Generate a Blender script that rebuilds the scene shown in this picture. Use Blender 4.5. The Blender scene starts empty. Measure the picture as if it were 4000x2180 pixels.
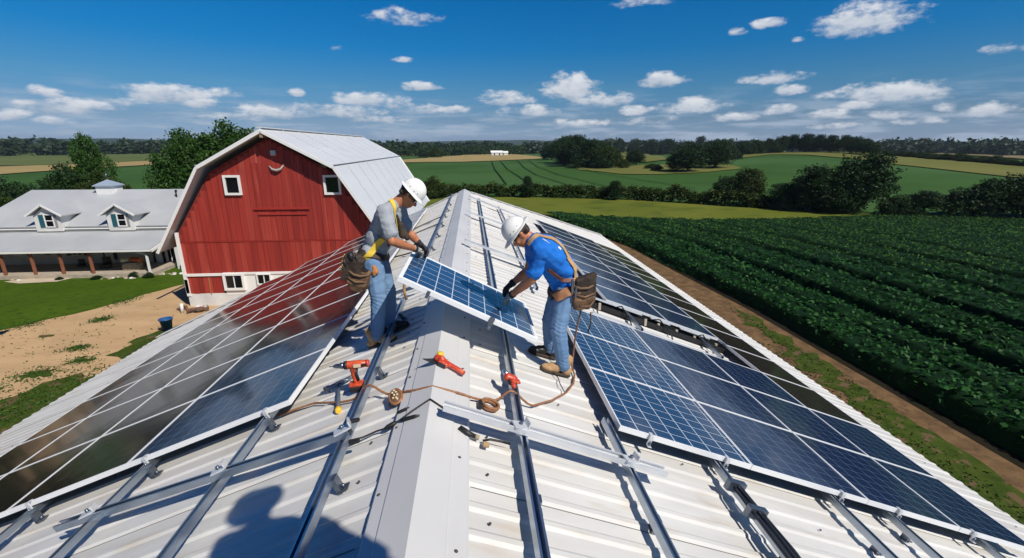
import bpy, bmesh, math, random
import numpy as np
from mathutils import Vector as V, Matrix, noise as mnoise
from mathutils.bvhtree import BVHTree
from mathutils.geometry import delaunay_2d_cdt
random.seed(7)
rng = np.random.default_rng(11)
SC = bpy.context.scene
COL = SC.collection
T = math.tan(math.radians(21))
CS = math.cos(math.radians(21)); SN = math.sin(math.radians(21))
SUN = V((.46, -.50, .735)).normalized()

# ------------------------------------------------------------------ materials
MATS = {}
def nd(nt, kind, **kw):
    n = nt.nodes.new(kind)
    for k, v in kw.items():
        if k.startswith('i_'):
            n.inputs[int(k[2:])].default_value = v
        else:
            setattr(n, k, v)
    return n
def mat(name, col, col2=None, scale=5.0, rough=.6, metal=0.0, bump=0.0, bscale=30.0, stretch=(1, 1, 1), lo=.35, hi=.65,
        detail=5.0, coat=0.0, spec=.5, col3=None, scale3=1.0, lo3=.5, hi3=.7, trans=0.0):
    m = bpy.data.materials.new(name); m.use_nodes = True
    nt = m.node_tree; b = nt.nodes['Principled BSDF']; L = nt.links.new
    b.inputs['Roughness'].default_value = rough
    b.inputs['Metallic'].default_value = metal
    b.inputs['Coat Weight'].default_value = coat
    b.inputs['Specular IOR Level'].default_value = spec
    c4 = (*col, 1)
    b.inputs['Base Color'].default_value = c4
    if col2 or bump or col3:
        tc = nd(nt, 'ShaderNodeTexCoord'); mp = nd(nt, 'ShaderNodeMapping'); mp.inputs['Scale'].default_value = stretch
        L(tc.outputs['Object'], mp.inputs[0])
    out = None
    if col2:
        n = nd(nt, 'ShaderNodeTexNoise'); n.inputs['Scale'].default_value = scale; n.inputs['Detail'].default_value = detail
        L(mp.outputs[0], n.inputs['Vector'])
        r = nd(nt, 'ShaderNodeMapRange'); r.inputs[1].default_value = lo; r.inputs[2].default_value = hi
        L(n.outputs[0], r.inputs[0])
        mx = nd(nt, 'ShaderNodeMix', data_type='RGBA'); mx.inputs[6].default_value = c4; mx.inputs[7].default_value = (*col2, 1)
        L(r.outputs[0], mx.inputs[0]); out = mx.outputs[2]
        L(out, b.inputs['Base Color'])
    if col3:
        n = nd(nt, 'ShaderNodeTexNoise'); n.inputs['Scale'].default_value = scale3; n.inputs['Detail'].default_value = 6
        L(mp.outputs[0], n.inputs['Vector'])
        r = nd(nt, 'ShaderNodeMapRange'); r.inputs[1].default_value = lo3; r.inputs[2].default_value = hi3
        L(n.outputs[0], r.inputs[0])
        mx = nd(nt, 'ShaderNodeMix', data_type='RGBA'); mx.inputs[7].default_value = (*col3, 1); mx.inputs[6].default_value = c4
        if out: L(out, mx.inputs[6])
        L(r.outputs[0], mx.inputs[0]); L(mx.outputs[2], b.inputs['Base Color'])
    if bump:
        n = nd(nt, 'ShaderNodeTexNoise'); n.inputs['Scale'].default_value = bscale; n.inputs['Detail'].default_value = 4
        L(mp.outputs[0], n.inputs['Vector'])
        bp = nd(nt, 'ShaderNodeBump'); bp.inputs['Strength'].default_value = bump; bp.inputs['Distance'].default_value = .02
        L(n.outputs[0], bp.inputs['Height']); L(bp.outputs[0], b.inputs['Normal'])
    if trans:
        tr = nd(nt, 'ShaderNodeBsdfTranslucent'); ms = nd(nt, 'ShaderNodeMixShader'); ms.inputs[0].default_value = trans
        src = b.inputs['Base Color'].links
        if src: L(src[0].from_socket, tr.inputs[0])
        else: tr.inputs[0].default_value = c4
        L(b.outputs[0], ms.inputs[1]); L(tr.outputs[0], ms.inputs[2]); L(ms.outputs[0], nt.nodes['Material Output'].inputs[0])
    MATS[name] = m
    return m

# ------------------------------------------------------------------ object helpers
def tag(o, label=None, cat=None, group=None, kind=None):
    if label: o['label'] = label
    if cat: o['category'] = cat
    if group: o['group'] = group
    if kind: o['kind'] = kind
    return o
def empty(name, loc=(0, 0, 0), rz=0, label=None, cat=None, group=None):
    o = bpy.data.objects.new(name, None); COL.objects.link(o); o.location = loc; o.rotation_euler = (0, 0, rz)
    o.empty_display_size = .1
    return tag(o, label, cat, group)
class MB:
    def __init__(s): s.v = []; s.f = []; s.m = []; s.sm = []
    def add(s, vs, fs, mi=0, smooth=False):
        o = len(s.v); s.v += [tuple(map(float, p)) for p in vs]
        for f in fs: s.f.append(tuple(i + o for i in f)); s.m.append(mi); s.sm.append(smooth)
        return s
    def hexa(s, p, mi=0):  # 8 corners: bottom 4 (ccw), top 4
        return s.add(p, [(3, 2, 1, 0), (4, 5, 6, 7), (0, 1, 5, 4), (1, 2, 6, 5), (2, 3, 7, 6), (3, 0, 4, 7)], mi)
    def box(s, c, d, mi=0, M=None):
        x, y, z = d[0] / 2, d[1] / 2, d[2] / 2
        p = [V((-x, -y, -z)), V((x, -y, -z)), V((x, y, -z)), V((-x, y, -z)), V((-x, -y, z)), V((x, -y, z)), V((x, y, z)), V((-x, y, z))]
        if M: p = [M @ q for q in p]
        return s.hexa([q + V(c) for q in p], mi)
    def beam(s, a, b, w, h, up=(0, 0, 1), mi=0):
        a, b = V(a), V(b); d = (b - a).normalized(); sd = d.cross(V(up)).normalized(); u = sd.cross(d)
        p = []
        for q in (a, b):
            p.append([q - sd * w / 2 - u * h / 2, q + sd * w / 2 - u * h / 2, q + sd * w / 2 + u * h / 2, q - sd * w / 2 + u * h / 2])
        vs = p[0] + p[1]
        return s.add(vs, [(0, 1, 2, 3), (7, 6, 5, 4), (4, 5, 1, 0), (5, 6, 2, 1), (6, 7, 3, 2), (7, 4, 0, 3)], mi)
    def tube(s, pts, r, n=8, mi=0, cap=True, smooth=True):
        pts = [V(p) for p in pts]; rs = r if isinstance(r, (list, tuple)) else [r] * len(pts)
        rings = []; up = V((0, 0, 1))
        for i, p in enumerate(pts):
            d = (pts[min(i + 1, len(pts) - 1)] - pts[max(i - 1, 0)]).normalized()
            if abs(d.dot(up)) > .95: up = V((1, 0, 0)) if abs(d.x) < .9 else V((0, 1, 0))
            a = d.cross(up).normalized(); b = d.cross(a)
            rings.append([p + (a * math.cos(2 * math.pi * k / n) + b * math.sin(2 * math.pi * k / n)) * rs[i] for k in range(n)])
            up = -b if abs(d.dot(b)) < .9 else up
        vs = [q for g in rings for q in g]; fs = []
        for i in range(len(pts) - 1):
            for k in range(n):
                fs.append((i * n + k, i * n + (k + 1) % n, (i + 1) * n + (k + 1) % n, (i + 1) * n + k))
        s.add(vs, fs, mi, smooth)
        if cap:
            o = len(s.v) - len(vs); m = len(pts) - 1
            s.f.append(tuple(o + k for k in reversed(range(n)))); s.m.append(mi); s.sm.append(False)
            s.f.append(tuple(o + m * n + k for k in range(n))); s.m.append(mi); s.sm.append(False)
        return s
    def lathe(s, prof, c=(0, 0, 0), n=20, M=None, mi=0, smooth=True):
        vs = []; fs = []
        for (r, z) in prof:
            for k in range(n):
                q = V((r * math.cos(2 * math.pi * k / n), r * math.sin(2 * math.pi * k / n), z))
                if M: q = M @ q
                vs.append(q + V(c))
        for i in range(len(prof) - 1):
            for k in range(n): fs.append((i * n + k, i * n + (k + 1) % n, (i + 1) * n + (k + 1) % n, (i + 1) * n + k))
        return s.add(vs, fs, mi, smooth)
    def poly(s, pts, th, ax, mi=0):  # extrude polygon pts by vector ax*th
        a = [V(p) for p in pts]; b = [p + V(ax) * th for p in a]; n = len(a)
        s.add(a + b, [tuple(reversed(range(n))), tuple(range(n, 2 * n))] + [(i, (i + 1) % n, n + (i + 1) % n, n + i) for i in range(n)], mi)
        return s
    def mesh(s, name, mats):
        me = bpy.data.meshes.new(name); me.from_pydata(s.v, [], s.f)
        for m in (mats if isinstance(mats, (list, tuple)) else [mats]): me.materials.append(m)
        me.polygons.foreach_set('material_index', s.m); me.polygons.foreach_set('use_smooth', s.sm)
        me.update(); return me
    def build(s, name, mats, parent=None, **kw):
        o = bpy.data.objects.new(name, s.mesh(name, mats)); COL.objects.link(o)
        if parent is not None: o.parent = parent
        return tag(o, **kw) if kw else o
def fixn(o):
    bm = bmesh.new(); bm.from_mesh(o.data); bmesh.ops.recalc_face_normals(bm, faces=bm.faces); bm.to_mesh(o.data); bm.free(); return o
def bevel(o, w=.004, seg=2):
    m = o.modifiers.new('bevel', 'BEVEL'); m.width = w; m.segments = seg; m.limit_method = 'ANGLE'; return o
def npmesh(name, vs, quads, m, smooth=False, parent=None):
    me = bpy.data.meshes.new(name); nv = len(vs); nq = len(quads)
    me.vertices.add(nv); me.vertices.foreach_set('co', np.ascontiguousarray(vs, np.float32).ravel())
    k = quads.shape[1]
    me.loops.add(nq * k); me.loops.foreach_set('vertex_index', quads.astype(np.int32).ravel())
    me.polygons.add(nq); me.polygons.foreach_set('loop_start', np.arange(0, nq * k, k, dtype=np.int32))
    me.polygons.foreach_set('loop_total', np.full(nq, k, np.int32))
    if smooth: me.polygons.foreach_set('use_smooth', np.ones(nq, bool))
    me.materials.append(m); me.update(); me.validate()
    return me
def obj(name, me, parent=None, **kw):
    o = bpy.data.objects.new(name, me); COL.objects.link(o)
    if parent is not None: o.parent = parent
    return tag(o, **kw) if kw else o
def copy_tree(o, parent=None, **kw):
    c = o.copy(); COL.objects.link(c); c.parent = parent
    for ch in o.children: copy_tree(ch, c)
    if kw: tag(c, **kw)
    return c

# roof coordinates: right slope x>0, left slope x<0
def rz(x, h=0.0):  # z of a point h above the slope (vertical offset)
    return -T * abs(x) + h / CS
def rp(x, y, h=0.0): return V((x, y, rz(x, h)))
def ss(a, b, x):
    t = min(1, max(0, (x - a) / (b - a))); return t * t * (3 - 2 * t)
def hgt(x, y):
    r = math.hypot(x, y)
    return -8.2 + 6.0 * math.exp(-((x - 190) ** 2 + (y - 235) ** 2) / (2 * 95. ** 2)) + ss(110, 260, r) * math.sin(x / 60 + .5) * math.sin(y / 75 + 1)
SKY_STOPS = [(0.0, (.33, .48, .95)), (.02, (.36, .52, .95)), (.05, (.29, .43, .70)), (.108, (.18, .46, .70)), (.178, (.035, .45, .80)), (.255, (.008, .45, .84)), (.6, (.02, .25, .62)), (1.2, (.05, .2, .5))]
CLOUDS = [(186, 358, 125, 45, 1), (300, 408, 340, 60, .8), (665, 362, 290, 60, 1), (880, 362, 120, 40, .6), (1155, 358, 60, 26, 1), (1060, 435, 230, 45, .8), (1410, 385, 200, 50, 1), (1560, 400, 120, 40, .9), (1370, 432, 190, 45, .9), (1660, 420, 120, 36, .8),
 (1640, 335, 130, 30, 1), (1580, 232, 66, 20, 1), (1580, 62, 200, 50, .65), (1975, 380, 170, 50, 1), (2230, 340, 190, 90, 1.2), (2340, 385, 220, 50, .9), (2192, 295, 70, 34, .8), (2585, 306, 165, 48, 1), (2715, 410, 210, 55, 1), (3015, 300, 210, 48, 1), (3095, 345, 120, 36, 1), (3460, 355, 430, 70, 1.0), (3330, 405, 130, 40, .9),
 (3010, 85, 105, 42, 1), (3390, 70, 340, 110, 1.15), (3115, 153, 45, 20, .8), (2880, 122, 60, 22, .6), (3920, 187, 170, 40, .7), (3840, 425, 230, 48, .9), (3230, 440, 190, 40, .9), (3050, 430, 110, 40, .9), (30, 445, 160, 40, .8), (210, 470, 180, 30, .7), (3600, 470, 200, 30, .7), (2540, 470, 260, 30, .7), (1300, 183, 50, 20, .4), (2500, 5, 170, 30, .6), (780, 395, 160, 36, .8), (480, 395, 150, 34, .7), (1250, 415, 140, 30, .7), (1760, 425, 110, 28, .8), (2060, 430, 180, 36, .8), (2480, 430, 140, 34, .8), (2850, 455, 160, 30, .8), (3480, 445, 150, 34, .8), (3700, 420, 120, 30, .8), (950, 455, 200, 28, .7), (120, 400, 120, 28, .6), (1480, 465, 180, 24, .7), (3300, 490, 240, 24, .7), (2250, 480, 200, 24, .7)]
# ------------------------------------------------------------------ material library
WHITE = mat('white_roof_paint', (.66, .65, .62), (.56, .545, .515), scale=2.4, rough=.40, bump=.12, bscale=3.5, stretch=(.3, 1.6, 1), col3=(.50, .42, .31), scale3=3.2, lo3=.58, hi3=.82)
CAP = mat('ridge_cap_paint', (.61, .605, .595), (.55, .545, .535), scale=.8, rough=.4, bump=.04, bscale=4)
SCREW = mat('rubber_washer', (.05, .045, .04), rough=.7)
WALLW = mat('white_wall_paint', (.68, .68, .66), (.58, .58, .56), scale=1.2, rough=.7, bump=.1)
TRIM = mat('white_trim', (.76, .76, .74), rough=.5)
RAILM = mat('anodised_aluminium', (.46, .52, .60), (.36, .42, .50), scale=4, rough=.30, metal=.9, stretch=(1, .1, 1))
RAILW = mat('pale_aluminium', (.72, .73, .74), (.6, .62, .65), scale=4, rough=.38, metal=.35)
DARKM = mat('dark_steel', (.05, .055, .065), rough=.4, metal=.6)
BLACK = mat('black_rubber', (.012, .012, .013), rough=.55)
FRAME = mat('panel_frame', (.80, .81, .82), rough=.35, metal=.1)
RED = mat('barn_red_boards', (.345, .032, .021), (.25, .022, .015), scale=2.2, rough=.6, stretch=(2.2, 2.2, .12), bump=.15, bscale=12, col3=(.44, .10, .06), scale3=2.6, lo3=.58, hi3=.85)
REDD = mat('barn_red_trim', (.33, .024, .016), rough=.6)
BROOF = mat('pale_barn_roof', (.66, .67, .68), (.60, .61, .62), scale=.35, rough=.38, stretch=(1, .3, 1))
HROOF = mat('grey_house_roof', (.42, .435, .45), (.37, .385, .40), scale=.5, rough=.45)
DKGLASS = mat('dark_window_glass', (.008, .009, .011), rough=.08)
TEALG = mat('teal_shutter', (.02, .10, .13), rough=.4)
SHUT = mat('black_shutter', (.015, .015, .018), rough=.5)
WOODP = mat('red_brown_post', (.27, .10, .05), (.20, .075, .04), scale=6, rough=.6)
CONC = mat('tan_concrete', (.42, .36, .29), (.33, .28, .22), scale=2.5, rough=.85, bump=.2)
STONE = mat('field_stone', (.42, .35, .25), (.25, .2, .14), scale=3, rough=.9, bump=.4)
ORANGE = mat('orange_plastic', (.62, .10, .025), (.40, .04, .015), scale=25, rough=.35, bump=.1, bscale=60)
REDPL = mat('red_plastic', (.50, .045, .02), (.75, .22, .09), scale=28, rough=.35, lo=.5, hi=.75)
YEL = mat('yellow_plastic', (.80, .48, .03), rough=.45)
STEEL = mat('brushed_steel', (.18, .21, .26), rough=.33, metal=.85)
CORD = mat('brown_cord', (.34, .16, .07), (.22, .09, .035), scale=40, rough=.6)
LEATH = mat('brown_leather', (.21, .115, .055), (.11, .06, .03), scale=9, rough=.6, bump=.2, bscale=40)
LEATHD = mat('dark_pouch_fabric', (.060, .038, .024), (.026, .018, .013), scale=12, rough=.75, bump=.2)
TANST = mat('tan_webbing', (.52, .32, .14), (.40, .24, .11), scale=12, rough=.7)
YELST = mat('yellow_webbing', (.72, .50, .05), rough=.65)
BEIGE = mat('beige_beads', (.62, .50, .33), rough=.6)
GROUND = mat('pasture_green', (.032, .080, .015), (.042, .100, .019), scale=.05, rough=.95, spec=.1, col3=(.05, .11, .03), scale3=.012, lo3=.45, hi3=.6, bump=.3, bscale=1.2)
LAWN = mat('lawn_green', (.042, .082, .004), (.058, .105, .006), scale=.25, rough=.95, spec=.1, bump=.5, bscale=6, col3=(.03, .06, .004), scale3=3)
MEADOW = mat('meadow_olive', (.100, .122, .014), (.132, .146, .020), scale=.10, rough=.95, spec=.1, bump=.4, bscale=3, col3=(.060, .088, .012), scale3=.22, lo3=.50, hi3=.70)
TAN = mat('ripe_stubble', (.34, .25, .105), (.28, .22, .09), scale=.08, rough=.95, spec=.1, bump=.2, bscale=2)
OLIVE = mat('olive_crop', (.12, .13, .030), (.15, .15, .040), scale=.05, rough=.95, spec=.1)
OLIVE2 = mat('far_olive_crop', (.085, .115, .030), (.11, .13, .040), scale=.02, rough=.95, spec=.1)
DIRT = mat('pale_dirt', (.50, .34, .19), (.42, .285, .155), scale=.7, rough=.95, spec=.1, bump=.6, bscale=5, stretch=(.5, 1.3, 1), col3=(.30, .205, .115), scale3=3.0, lo3=.60, hi3=.76)
SOIL = mat('brown_soil', (.19, .115, .055), (.11, .068, .035), scale=1.6, rough=.97, spec=.1, bump=1.0, bscale=9, col3=(.08, .05, .03), scale3=3.0, lo3=.55, hi3=.72)
VERGE = mat('verge_grass', (.032, .055, .007), (.056, .080, .012), scale=2.5, rough=.95, spec=.1, bump=.8, bscale=14, col3=(.13, .085, .045), scale3=1.6, lo3=.56, hi3=.64)
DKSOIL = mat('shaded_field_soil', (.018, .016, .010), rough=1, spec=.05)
def leafmat(name, a, b, c, sc=.6):
    return mat(name, a, b, scale=sc, rough=.55, spec=.25, col3=c, scale3=sc * 3.3, lo3=.5, hi3=.72, trans=.18)
LEAF = leafmat('green_foliage', (.022, .064, .008), (.045, .105, .013), (.085, .155, .022), .5)
LEAFD = leafmat('dark_foliage', (.011, .033, .007), (.019, .050, .009), (.036, .078, .013), .5)
LEAFY = leafmat('olive_foliage', (.026, .048, .006), (.042, .066, .008), (.065, .09, .012), .5)
LEAFF = leafmat('distant_foliage', (.018, .040, .016), (.026, .052, .018), (.032, .062, .022), .05)
CROP = mat('crop_leaves', (.009, .056, .009), (.020, .092, .014), scale=1.4, rough=.60, spec=.18, col3=(.050, .135, .028), scale3=13, lo3=.54, hi3=.66, trans=.15)
BARK = mat('bark', (.09, .065, .045), (.05, .035, .025), scale=6, rough=.95, stretch=(1, 1, .2), bump=.5)
HILLM = mat('hazed_wooded_hill', (.030, .055, .045), (.04, .07, .055), scale=.02, rough=1, spec=0)  # haze is put into the green as a bluish tint

def cellmat(name, base, line, lw=.010, ro=.09):
    m = bpy.data.materials.new(name); m.use_nodes = True; nt = m.node_tree; L = nt.links.new; b = nt.nodes['Principled BSDF']
    uv = nd(nt, 'ShaderNodeUVMap'); sp = nd(nt, 'ShaderNodeSeparateXYZ'); L(uv.outputs[0], sp.inputs[0])
    def lines(sock, period, w):
        a = nd(nt, 'ShaderNodeMath', operation='MULTIPLY'); a.inputs[1].default_value = 1 / period; L(sock, a.inputs[0])
        f = nd(nt, 'ShaderNodeMath', operation='FRACT'); L(a.outputs[0], f.inputs[0])
        g = nd(nt, 'ShaderNodeMath', operation='SUBTRACT'); g.inputs[1].default_value = .5; L(f.outputs[0], g.inputs[0])
        h = nd(nt, 'ShaderNodeMath', operation='ABSOLUTE'); L(g.outputs[0], h.inputs[0])
        k = nd(nt, 'ShaderNodeMath', operation='GREATER_THAN'); k.inputs[1].default_value = .5 - w / period / 2; L(h.outputs[0], k.inputs[0])
        return k.outputs[0]
    x = lines(sp.outputs[0], .172, lw); y = lines(sp.outputs[1], .128, lw * .7)
    mx = nd(nt, 'ShaderNodeMath', operation='MAXIMUM'); L(x, mx.inputs[0]); L(y, mx.inputs[1])
    bus = lines(sp.outputs[1], .0427, .0018)
    bm_ = nd(nt, 'ShaderNodeMath', operation='MULTIPLY'); bm_.inputs[1].default_value = .25; L(bus, bm_.inputs[0])
    m2 = nd(nt, 'ShaderNodeMath', operation='MAXIMUM'); L(mx.outputs[0], m2.inputs[0]); L(bm_.outputs[0], m2.inputs[1])
    tc = nd(nt, 'ShaderNodeTexCoord'); n = nd(nt, 'ShaderNodeTexNoise'); n.inputs['Scale'].default_value = 7; L(tc.outputs['Object'], n.inputs[0])
    c1 = nd(nt, 'ShaderNodeMix', data_type='RGBA'); c1.inputs[6].default_value = (*base, 1); c1.inputs[7].default_value = (base[0] * 1.7, base[1] * 1.5, base[2] * 1.35, 1); L(n.outputs[0], c1.inputs[0])
    c2 = nd(nt, 'ShaderNodeMix', data_type='RGBA'); L(m2.outputs[0], c2.inputs[0]); L(c1.outputs[2], c2.inputs[6]); c2.inputs[7].default_value = (*line, 1)
    L(c2.outputs[2], b.inputs['Base Color']); b.inputs['Roughness'].default_value = ro; b.inputs['IOR'].default_value = 1.5
    wv = nd(nt, 'ShaderNodeTexNoise'); wv.inputs['Scale'].default_value = 2.0; wv.inputs['Detail'].default_value = 1; L(tc.outputs['Object'], wv.inputs[0])
    bp = nd(nt, 'ShaderNodeBump'); bp.inputs['Strength'].default_value = .12; bp.inputs['Distance'].default_value = .02; L(wv.outputs[0], bp.inputs['Height']); L(bp.outputs[0], b.inputs['Normal'])
    return m
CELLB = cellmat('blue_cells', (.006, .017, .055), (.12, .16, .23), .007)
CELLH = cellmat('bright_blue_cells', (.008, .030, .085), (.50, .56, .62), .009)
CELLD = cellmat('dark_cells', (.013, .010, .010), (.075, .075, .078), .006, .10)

# ------------------------------------------------------------------ terrain and fields
def ground():
    rs = [0.0] + [2.0 * 1.05 ** k for k in range(152)]
    na = 220; vs = [(0, 0, hgt(0, 0))]; fs = []
    for r in rs[1:]:
        for k in range(na):
            a = 2 * math.pi * k / na; x = r * math.cos(a); y = r * math.sin(a); vs.append((x, y, hgt(x, y)))
    for k in range(na): fs.append((0, 1 + k, 1 + (k + 1) % na))
    for i in range(len(rs) - 2):
        for k in range(na):
            a = 1 + i * na + k; b = 1 + i * na + (k + 1) % na; fs.append((a, a + na, b + na, b))
    mb = MB(); mb.add(vs, fs, 0, True)
    mb.build('ground', GROUND, kind='structure')
ground()
def sheet(name, pts, m, off=.01, step=6.0, jit=0.0, jstep=3.0, kind='structure', offr=0.0008, **kw):
    # subdivide the outline with a little natural jitter, fill with a grid, drape on the terrain
    P = []
    n = len(pts)
    for i in range(n):
        a = V(pts[i]).to_2d() if len(pts[i]) > 2 else V(pts[i]); b = V(pts[(i + 1) % n])
        d = (b - a).length; k = max(1, int(d / jstep)); nrm = V((-(b - a).y, (b - a).x)).normalized() if d > 0 else V((0, 0))
        for j in range(k):
            q = a.lerp(b, j / k)
            if jit: q = q + nrm * jit * (mnoise.noise(V((q.x / jstep * .6, q.y / jstep * .6, 3.1))) + .5 * mnoise.noise(V((q.x / jstep * 1.9, q.y / jstep * 1.9, 7.7))))
            P.append(q)
    xs = [p.x for p in P]; ys = [p.y for p in P]; nv = len(P)
    pts2 = list(P)
    x = min(xs) + step / 2
    while x < max(xs):
        y = min(ys) + step / 2
        while y < max(ys):
            pts2.append(V((x, y))); y += step
        x += step
    r = delaunay_2d_cdt(pts2, [(i, (i + 1) % nv) for i in range(nv)], [list(range(nv))], 1, 1e-5)
    vs = [(p.x, p.y, hgt(p.x, p.y) + off + offr * math.hypot(p.x, p.y)) for p in r[0]]
    mb = MB(); fs = []
    for f in r[2]:
        a, b, c = (V(vs[i]) for i in f[:3])
        fs.append(tuple(f) if (b - a).cross(c - a).z > 0 else tuple(reversed(f)))
    mb.add(vs, fs, 0, True)
    return mb.build(name, m, kind=kind, **kw)
sheet('meadow', [(-14, 92), (2.0, 91.5), (12.8, 89.5), (29.0, 83), (46.2, 68.5), (62.8, 61.6), (74.4, 56.6), (92, 50), (110, 44), (104, 40), (77.3, 50.0), (72.4, 54.3), (64.5, 57.2), (55.5, 59.7), (39.1, 57.5), (29.0, 58.3), (19.5, 61.0), (10.2, 67.8), (4, 60), (-8, 50), (-16, 62)], MEADOW, off=.02, jit=.6)
sheet('stubble_field', [(-60, 262), (-41.3, 278.9), (-6.4, 296.9), (28.4, 331.0), (51.4, 353.3), (60, 385), (45, 520), (2.5, 520), (-30.2, 430), (-48, 335)], TAN, off=.15, step=25, jit=3, jstep=15)
sheet('stubble_field', [(-105.5, 500), (-152.2, 900), (-68.3, 690), (-53.9, 549.0), (-72.6, 520)], TAN, off=.3, step=40)
sheet('olive_field', [(116.6, 206.1), (139, 239), (160, 262), (186, 268), (205, 240), (200, 190), (188, 150), (189, 132), (200, 115), (230, 95), (210, 70), (141.8, 90.1), (136.2, 105.1), (137.2, 111.8), (142.0, 129.9), (145.7, 151.4), (153.8, 177.6), (160.4, 216.1), (153, 232)], OLIVE, off=.10, step=10, jit=1.0, jstep=8)
sheet('clearing', [(44, 210), (40, 172), (47.5, 146.1), (57.4, 141.2), (69.5, 142.1), (82, 147), (92, 154), (98, 172), (93, 185), (75.7, 190), (56.4, 200)], OLIVE, off=.08, step=10, jit=1.5, jstep=5)
sheet('hillside_field', [(266.6, 859.7), (317.9, 842.1), (238.5, 630.0), (98, 230), (78, 210), (85.1, 272.5)], OLIVE, off=.3, step=30)
sheet('ploughed_field', [(843.8, 862.7), (659.1, 610.1), (560, 417.3), (532.8, 320), (243.1, 156.7), (217.2, 169.7), (222, 190.8), (214, 210)], mat('ploughed', (.20, .165, .10), (.16, .14, .08), scale=.03, rough=1, spec=0), off=.25, step=30)
sheet('ripe_field', [(-199.2, 189.7), (-330, 300), (-240, 252), (-211.9, 273.0), (-215, 345.0), (-200, 380), (-140, 330), (-145, 252), (-157.1, 242.2), (-163.0, 209.5), (-164.0, 179.3), (-180, 165)], TAN, off=.12, step=15, jit=2, jstep=12)
sheet('far_green_field', [(-480, 420), (-621.7, 597.9), (-698.1, 771.7), (-745, 917), (-600, 1100), (-150, 1100), (-140, 420), (-216, 390), (-216, 352), (-218, 304.1), (-225, 264.8), (-340, 310)], OLIVE2, off=.15, step=30)
# farmyard: lawn, dirt road, verges
sheet('lawn', [(-48, 51), (-37.5, 38), (-33.5, 31), (-29, 26.2), (-26.4, 26.1), (-24.9, 27.9), (-23.6, 29.6), (-22.5, 32.3), (-21.6, 34.4), (-19.5, 37.5), (-18, 48), (-30, 52)], LAWN, off=.030, step=3, jit=.35, jstep=.8, offr=0)
sheet('dirt_road', [(-95, 62), (-49, 53), (-38.5, 38.5), (-34.3, 31), (-29.6, 25.8), (-95, -30), (6, -30), (6, 28), (-4, 30), (-17.6, 30), (-18.5, 36), (-21.7, 36.5), (-21.9, 34.2), (-22.8, 32.2), (-23.9, 29.6), (-25.2, 27.8), (-26.6, 26.0), (-28.6, 25.6)], DIRT, off=.015, step=3, jit=.2, jstep=.8, offr=0)  # unseen left part widened so the left panels mirror dirt
sheet('verge', [(-40, 6), (-26, 12), (-19.4, 17.8), (-18.4, 19.0), (-17.6, 20.4), (-16.4, 20.2), (-15.6, 17), (-15, 12), (-18, 4), (-30, -2)], VERGE, off=.028, step=1.5, jit=.9, jstep=.5, offr=0)
sheet('verge', [(-17.6, 22.4), (-17.9, 24.0), (-17.2, 25.4), (-16.2, 26.6), (-15.2, 25.2), (-15.4, 22.6), (-16.4, 21.4)], VERGE, off=.028, step=1, jit=.5, jstep=.4, offr=0)
for (x, y, r_) in [(-19.5, 20.6, .45), (-18.6, 21.9, .3), (-20.6, 19.2, .5), (-21.8, 27.6, .25), (-19.9, 23.4, .22), (-22.9, 25.3, .2)]:
    sheet('verge', [(x + r_ * 1.6 * math.cos(a), y + r_ * math.sin(a)) for a in np.linspace(0, 6.28, 14)[:-1]], VERGE, off=.03, step=.5, jit=.42, jstep=.12, offr=0)
sheet('soil_strip', [(5, -30), (40, -30), (40, 8), (18.2, 10), (18.4, 30), (16.6, 45), (11.2, 68), (8.2, 70), (2, 62), (3, 30)], SOIL, off=.012, step=3, jit=.4, jstep=1, offr=0)
sheet('grass_strip', [(14.0, -6), (15.9, -6), (16.4, 6), (16.6, 12), (16.7, 17), (16.95, 21), (16.9, 26), (16.2, 25), (15.9, 21), (15.3, 16), (14.6, 12), (14.2, 6)], VERGE, off=.03, step=1, jit=.8, jstep=.5, offr=0)
sheet('grass_strip', [(9, 52), (11, 52), (13, 44), (14.4, 36), (13.4, 35), (11, 42)], VERGE, off=.03, step=1, jit=.9, jstep=.6, offr=0)
# tractor tracks in the big green field
TRACK = mat('track_green', (.018, .048, .010), rough=1, spec=.05)
for k, pts in enumerate([[(14.0, 330), (9.5, 190), (9.0, 118)], [(20, 330), (14.5, 190), (15, 124)], [(32, 330), (22.5, 200), (21, 150), (24.5, 108)], [(40, 332), (29, 205), (28, 150), (33, 100)], [(56, 330), (42, 205), (42, 150), (50, 100)]]):
    w = .22; P = []
    for i in range(len(pts) - 1):
        for t in np.linspace(0, 1, 16)[:-1]: P.append(V(pts[i]).lerp(V(pts[i + 1]), t))
    P.append(V(pts[-1])); mb = MB(); vs = []
    for p in P:
        for s_ in (-w, w): vs.append((p.x + s_, p.y, hgt(p.x + s_, p.y) + .12 + .0009 * p.y))
    mb.add(vs, [(2 * i, 2 * i + 1, 2 * i + 3, 2 * i + 2) for i in range(len(P) - 1)], 0, True)
    mb.build('tractor_track', TRACK, kind='structure')
# distant hills
def hills():
    vs = []; na = 240
    for k in range(na):
        a = 2 * math.pi * k / na
        for j, (r, q) in enumerate([(1900, 0), (2300, .55), (2700, 1), (3300, .4)]):
            h = 22 + 16 * mnoise.noise(V((math.cos(a) * 3, math.sin(a) * 3, 1.3))) + 7 * mnoise.noise(V((math.cos(a) * 13, math.sin(a) * 13, 4)))
            if math.cos(a - math.radians(87)) > .985: h += 16 * (math.cos(a - math.radians(87)) - .985) / .015
            vs.append((r * math.cos(a), r * math.sin(a), -14 + q * (h + 14)))
    fs = []
    for k in range(na):
        for j in range(3):
            a = k * 4 + j; b = ((k + 1) % na) * 4 + j; fs.append((a, a + 1, b + 1, b))
    MB().add(vs, fs, 0, True).build('hills', HILLM, kind='structure')
hills()

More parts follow.
